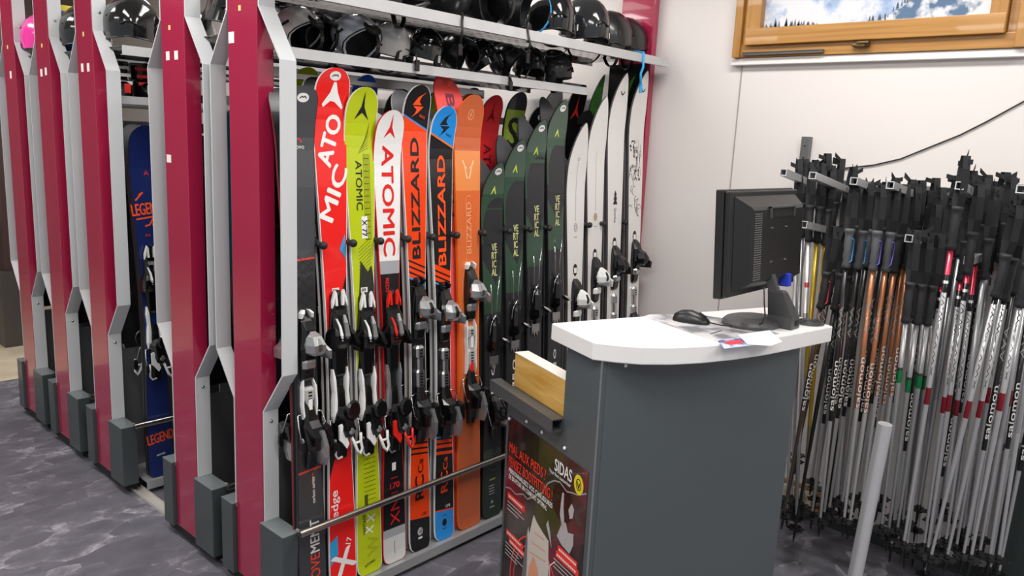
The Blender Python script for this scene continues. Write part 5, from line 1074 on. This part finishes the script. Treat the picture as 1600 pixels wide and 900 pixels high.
M_SH = {'K': ('1A1A1C', 'A4A4A6'), 'D': ('3B2A22', '4A4038'), 'C': ('A86A44', 'C4C3C2'), 'G': ('3A3D3E', 'A0A1A2'), 'R': ('C4C4C5', 'BDBDBF'), 'S': ('A4A5A8', 'B9BABC'), 'W': ('D5D3D2', 'A9A9AB'), 'Y': ('B89A22', '8F8A6A'), 'B': ('151515', '151515')}
def shaft_mat(t):
    a, b_ = M_SH[t]; key = 'pole_shaft_' + t
    if key in MATS: return MATS[key]
    L = 1.2
    st = {'K': [(0, b_), (.46, a)], 'C': [(0, b_), (.50, a)], 'D': [(0, b_), (.5, a)], 'G': [(0, b_), (.60, '0F7A45'), (.645, '3A3D3E'), (.655, b_), (.90, '17181A'), (.93, '0F7A45'), (.965, a)], 'R': [(0, b_), (.58, '8E1F2E'), (.64, b_), (.97, '1A1A1C'), (1.0, b_), (1.01, '1A1A1C'), (1.03, 'C9364C')], 'S': [(0, b_), (.5, a)], 'W': [(0, b_), (.8, '8A8A8C'), (.9, 'D5D3D2'), (1.0, 'B8404A'), (1.02, a)], 'Y': [(0, b_), (.4, a)], 'B': [(0, a), (.5, b_)]}[t]
    m = bandmat(key, 1.25, st, 0, .28, .2); m.node_tree.nodes['Principled BSDF'].inputs['Metallic'].default_value = {'K': .25, 'B': 0, 'D': .2, 'C': .45}.get(t, .6)
    MATS[key] = m; return m
GA = {'k': None, 'b': C_('accent_blue', '3E8FD0'), 'p': C_('accent_violet', '6A62C8'), 'r': C_('accent_red', 'D93A48')}
PM = {}
def pole_meshes(t, g, L):
    """meshes for one kind of pole, hanging length L from tip to grip top"""
    bm = bmesh.new(); lathe(bm, [(.0022, .0), (.003, .03), (.0050, .06), (.0060, .25), (.0084, .58), (.0088, L - .12)], 12); sh = bm
    bt = bmesh.new(); lathe(bt, [(.0, -.004), (.0030, 0), (.0035, .012), (.0050, .016), (.0052, .05), (.003, .052)], 10)
    bb = bmesh.new()
    rr = [[], []]
    for i in range(32):
        q = 2 * PI * i / 32; r = .030 * (1 + .16 * math.cos(8 * q)); rr[0].append(Vector((r * math.cos(q), r * math.sin(q), .056))); rr[1].append(Vector((r * .96 * math.cos(q), r * .96 * math.sin(q), .061)))
    loft(bb, rr); lathe(bb, [(.008, .045), (.011, .055), (.010, .066), (.006, .078)], 10)
    gr = bmesh.new()
    lathe(gr, [(.009, L - .145), (.0165, L - .140), (.0150, L - .128), (.0125, L - .115), (.0150, L - .095), (.0128, L - .075), (.0150, L - .055), (.0140, L - .03), (.0165, L - .014), (.019, L - .006), (.016, L - .001), (.005, L)], 14, Matrix.Identity(4))
    for v in gr.verts:
        k = (v.co.z - L + .145) / .145; v.co.x += -.008 * math.sin(PI * k) + .004; v.co.x *= 1.18
        if k > .93: v.co.x *= 1.25
    ac = None
    if g != 'k':
        ac = bmesh.new(); pts = [(-.012 - .003, -.0105, L - .035), (-.006, -.0165, L - .038), (.003, -.0172, L - .05), (-.004, -.0172, L - .09), (-.012, -.0165, L - .115), (-.018, -.0100, L - .12)]
        tube(ac, pts, .0022, 6)
    st = bmesh.new()
    H = random.uniform(.15, .18); pts = [(0, .006, L - .01), (.010, .010, L + .04), (.012, .008, L + H * .75), (.004, .004, L + H), (-.006, -.004, L + H), (-.014, -.008, L + H * .75), (-.012, -.010, L + .04), (0, -.006, L - .01)]
    rings = []
    for i, p in enumerate(pts):
        p = Vector(p); n = Vector((.0, .0105, 0)); rings.append([p - n + Vector((0, 0, 0)), p + n, p + n + Vector((.0018, 0, .0012)), p - n + Vector((.0018, 0, .0012))])
    loft(st, rings)
    for k in range(3):
        a = random.uniform(0, 6.28); z = L + H - .02 + random.uniform(-.01, .01); q = Vector((math.cos(a) * .035, math.sin(a) * .035, random.uniform(.0, .03)))
        n = Vector((0, 0, .008)); P0 = Vector((0, 0, z)); loft(st, [[P0 - n, P0 + n, P0 + n + Vector((.001, .001, 0)), P0 - n + Vector((.001, .001, 0))], [P0 + q - n, P0 + q + n, P0 + q + n + Vector((.001, .001, 0)), P0 + q - n + Vector((.001, .001, 0))]])
    tx = None
    if t in 'KCDR':
        tx = rot2(text_bm('salomon' if t != 'R' else 'xwvzx', .017 if t != 'R' else .010, 1, .02 if t != 'R' else -.01, length=.19), 90, 0, (.60 if t != 'R' else .78))
        ex = rot2(text_bm('AVA' if t != 'R' else 'w,v/z', .014, 1, -.012, length=.12), 90, 0, .84 if t != 'R' else .93)
        r = .0092
        for q_ in (tx, ex):
            xx = -.03
            while xx < .03:
                bmesh.ops.bisect_plane(q_, geom=q_.verts[:] + q_.edges[:] + q_.faces[:], plane_co=(xx, 0, 0), plane_no=(1, 0, 0)); xx += .0025
            for v in q_.verts: u, w_ = v.co.x, v.co.y; a_ = u / r; v.co = Vector((-r * math.cos(a_), -r * math.sin(a_), w_))
        tx = (tx, ex)
    return sh, bt, bb, gr, ac, st, tx
def pole(i, t, g, T, B, label):
    T = Vector(T); B = Vector(B); L = (T - B).length; Lq = round(L * 10) / 10; Lq = L
    R = root('ski_pole', label, 'ski pole', B, group='ski poles hanging on the wall rack')
    z = (T - B).normalized(); x = Vector((.93, .36, 0)) + Vector((0, random.uniform(-.25, .25), 0)); x = (x - z * x.dot(z)).normalized(); y = z.cross(x)
    R.rotation_mode = 'QUATERNION'; R.rotation_quaternion = Matrix((x, y, z)).transposed().to_quaternion()
    sh, bt, bb, gr, ac, st, tx = pole_meshes(t, g, L)
    s0 = link_mesh('shaft', fin(sh), shaft_mat(t), R, smooth=True)
    link_mesh('tip', fin(bt), M_BLK, R, smooth=True); link_mesh('basket', fin(bb), M_BLK, R)
    g0 = link_mesh('grip', fin(gr), mat('dark_grip_rubber', '26272A', .6) if g in 'kr' else mat('grey_grip_rubber', '55565A', .6), R, smooth=True)
    if ac: link_mesh('grip_accent', fin(ac), GA[g], g0, smooth=True)
    link_mesh('wrist_strap', fin(st), mat('black_webbing', '1A1B1D', .8), R)
    if tx:
        link_mesh('lettering', tx[0], WI if t != 'R' else M_INK, s0); link_mesh('printed_zigzag', tx[1], mat('zigzag_grey', 'A8A8A8', .4) if t != 'R' else M_INK, s0)
    return R
for i, (t, g, T, B, lab) in enumerate(POLES): pole(i, t, g, T, B, lab)
# back layer of the bunches
BACKL = [('behind the monitor', 1.25, 1.43, 'SSBS'), ('left of the copper poles', 1.09, 1.35, 'KSKBSK'), ('around the copper poles', .92, 1.36, 'KKCKSKK'), ('among the green-ringed poles', .775, 1.26, 'KGSGK'), ('among the tall red-banded poles', .68, 1.40, 'SRSKRSS'), ('in the rightmost bunch', .53, 1.36, 'RSKRSSK')]
rb = random.Random(5)
for where, yc, zt, kinds in BACKL:
    n = len(kinds)
    for k, t in enumerate(kinds):
        X = rb.uniform(3.16, 3.31); y = (yc - .155 * (k / max(1, n - 1))) * X / 3.2
        z = zt + rb.uniform(-.03, .03)
        nm = {'S': 'plain silver', 'K': 'black and silver', 'B': 'all-black', 'C': 'copper', 'G': 'green-ringed', 'R': 'red-banded'}[t]
        pole(0, t, 'k', (X, y, z), (X - .02, y + rb.uniform(-.03, .03), z - rb.uniform(1.16, 1.26)), nm + ' ski pole half hidden in the back layer ' + where)

# thick tube, socket, cable, dark shade box
bm = bmesh.new(); tube(bm, [(2.70, .752, .0), (2.70, .716, .753)], .024, 24, caps=False); tube(bm, [(2.70, .7525, .0), (2.70, .7165, .752)], .0225, 24)
tag(link_mesh('metal_tube', fin(bm), mat('pale_satin_steel', 'D5D5D7', .35, .5), smooth=True, angle=40), 'thick pale metal tube with a flat top standing in front of the ski poles', 'tube')
so = root('wall_socket', 'double white wall socket on a wooden board low on the wall', 'wall socket', (XW, 1.22, .105))
bm = bmesh.new(); box(bm, -.018, -.001, -.105, .105, -.052, .055, .002); link_mesh('backing_board', bm, wood('board_brown', '8A6A42', 'B08C5C', (20, 4, 30)), so)
for y in (.035, -.035):
    bm = bmesh.new(); box(bm, -.034, -.0185, y - .034, y + .034, -.036, .036, .006); f = link_mesh('socket_plate', bm, mat('cream_socket', 'DAD3C4', .4), so)
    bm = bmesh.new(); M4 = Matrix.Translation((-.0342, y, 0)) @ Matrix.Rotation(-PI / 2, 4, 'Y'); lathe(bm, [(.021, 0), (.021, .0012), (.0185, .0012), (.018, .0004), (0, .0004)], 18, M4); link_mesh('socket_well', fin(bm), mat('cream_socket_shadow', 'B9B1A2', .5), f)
    bm = bmesh.new()
    for k in (-.008, .008): lathe(bm, [(.0025, 0), (.0025, .0006), (0, .0006)], 8, Matrix.Translation((-.0350, y + k, 0)) @ Matrix.Rotation(-PI / 2, 4, 'Y'))
    link_mesh('socket_holes', fin(bm), M_BLKM, f)
bm = bmesh.new(); tube(bm, [(XW - .006, 1.30, 1.565), (XW - .006, 1.20, 1.575), (XW - .006, 1.08, 1.595), (XW - .006, .98, 1.625), (XW - .006, .88, 1.675), (XW - .006, .78, 1.725), (XW - .006, .70, 1.775), (XW - .006, .62, 1.83), (XW - .006, .50, 1.91), (XW - .006, .30, 2.0)], .0028, 6)
tag(link_mesh('wall_cable', fin(bm), M_BLK, smooth=True), 'thin black cable running up across the white wall above the pole rack', 'cable')
bn = root('shade_box', 'dark green-grey box added for shadow and a dark surface behind the rightmost ski poles', 'shade box', (3.30, .34, 0))  # added block: shadow behind the poles together with a dark green surface
bm = bmesh.new(); box(bm, -.075, .06, -.20, .10, .0, .62, .006); link_mesh('shade_box_body', bm, mat('shade_dark_green', '222A28', .5), bn)
bm = bmesh.new(); box(bm, -.083, .068, -.21, .11, .60, .625, .004); link_mesh('shade_box_rim', bm, mat('shade_dark_green', ''), bn)
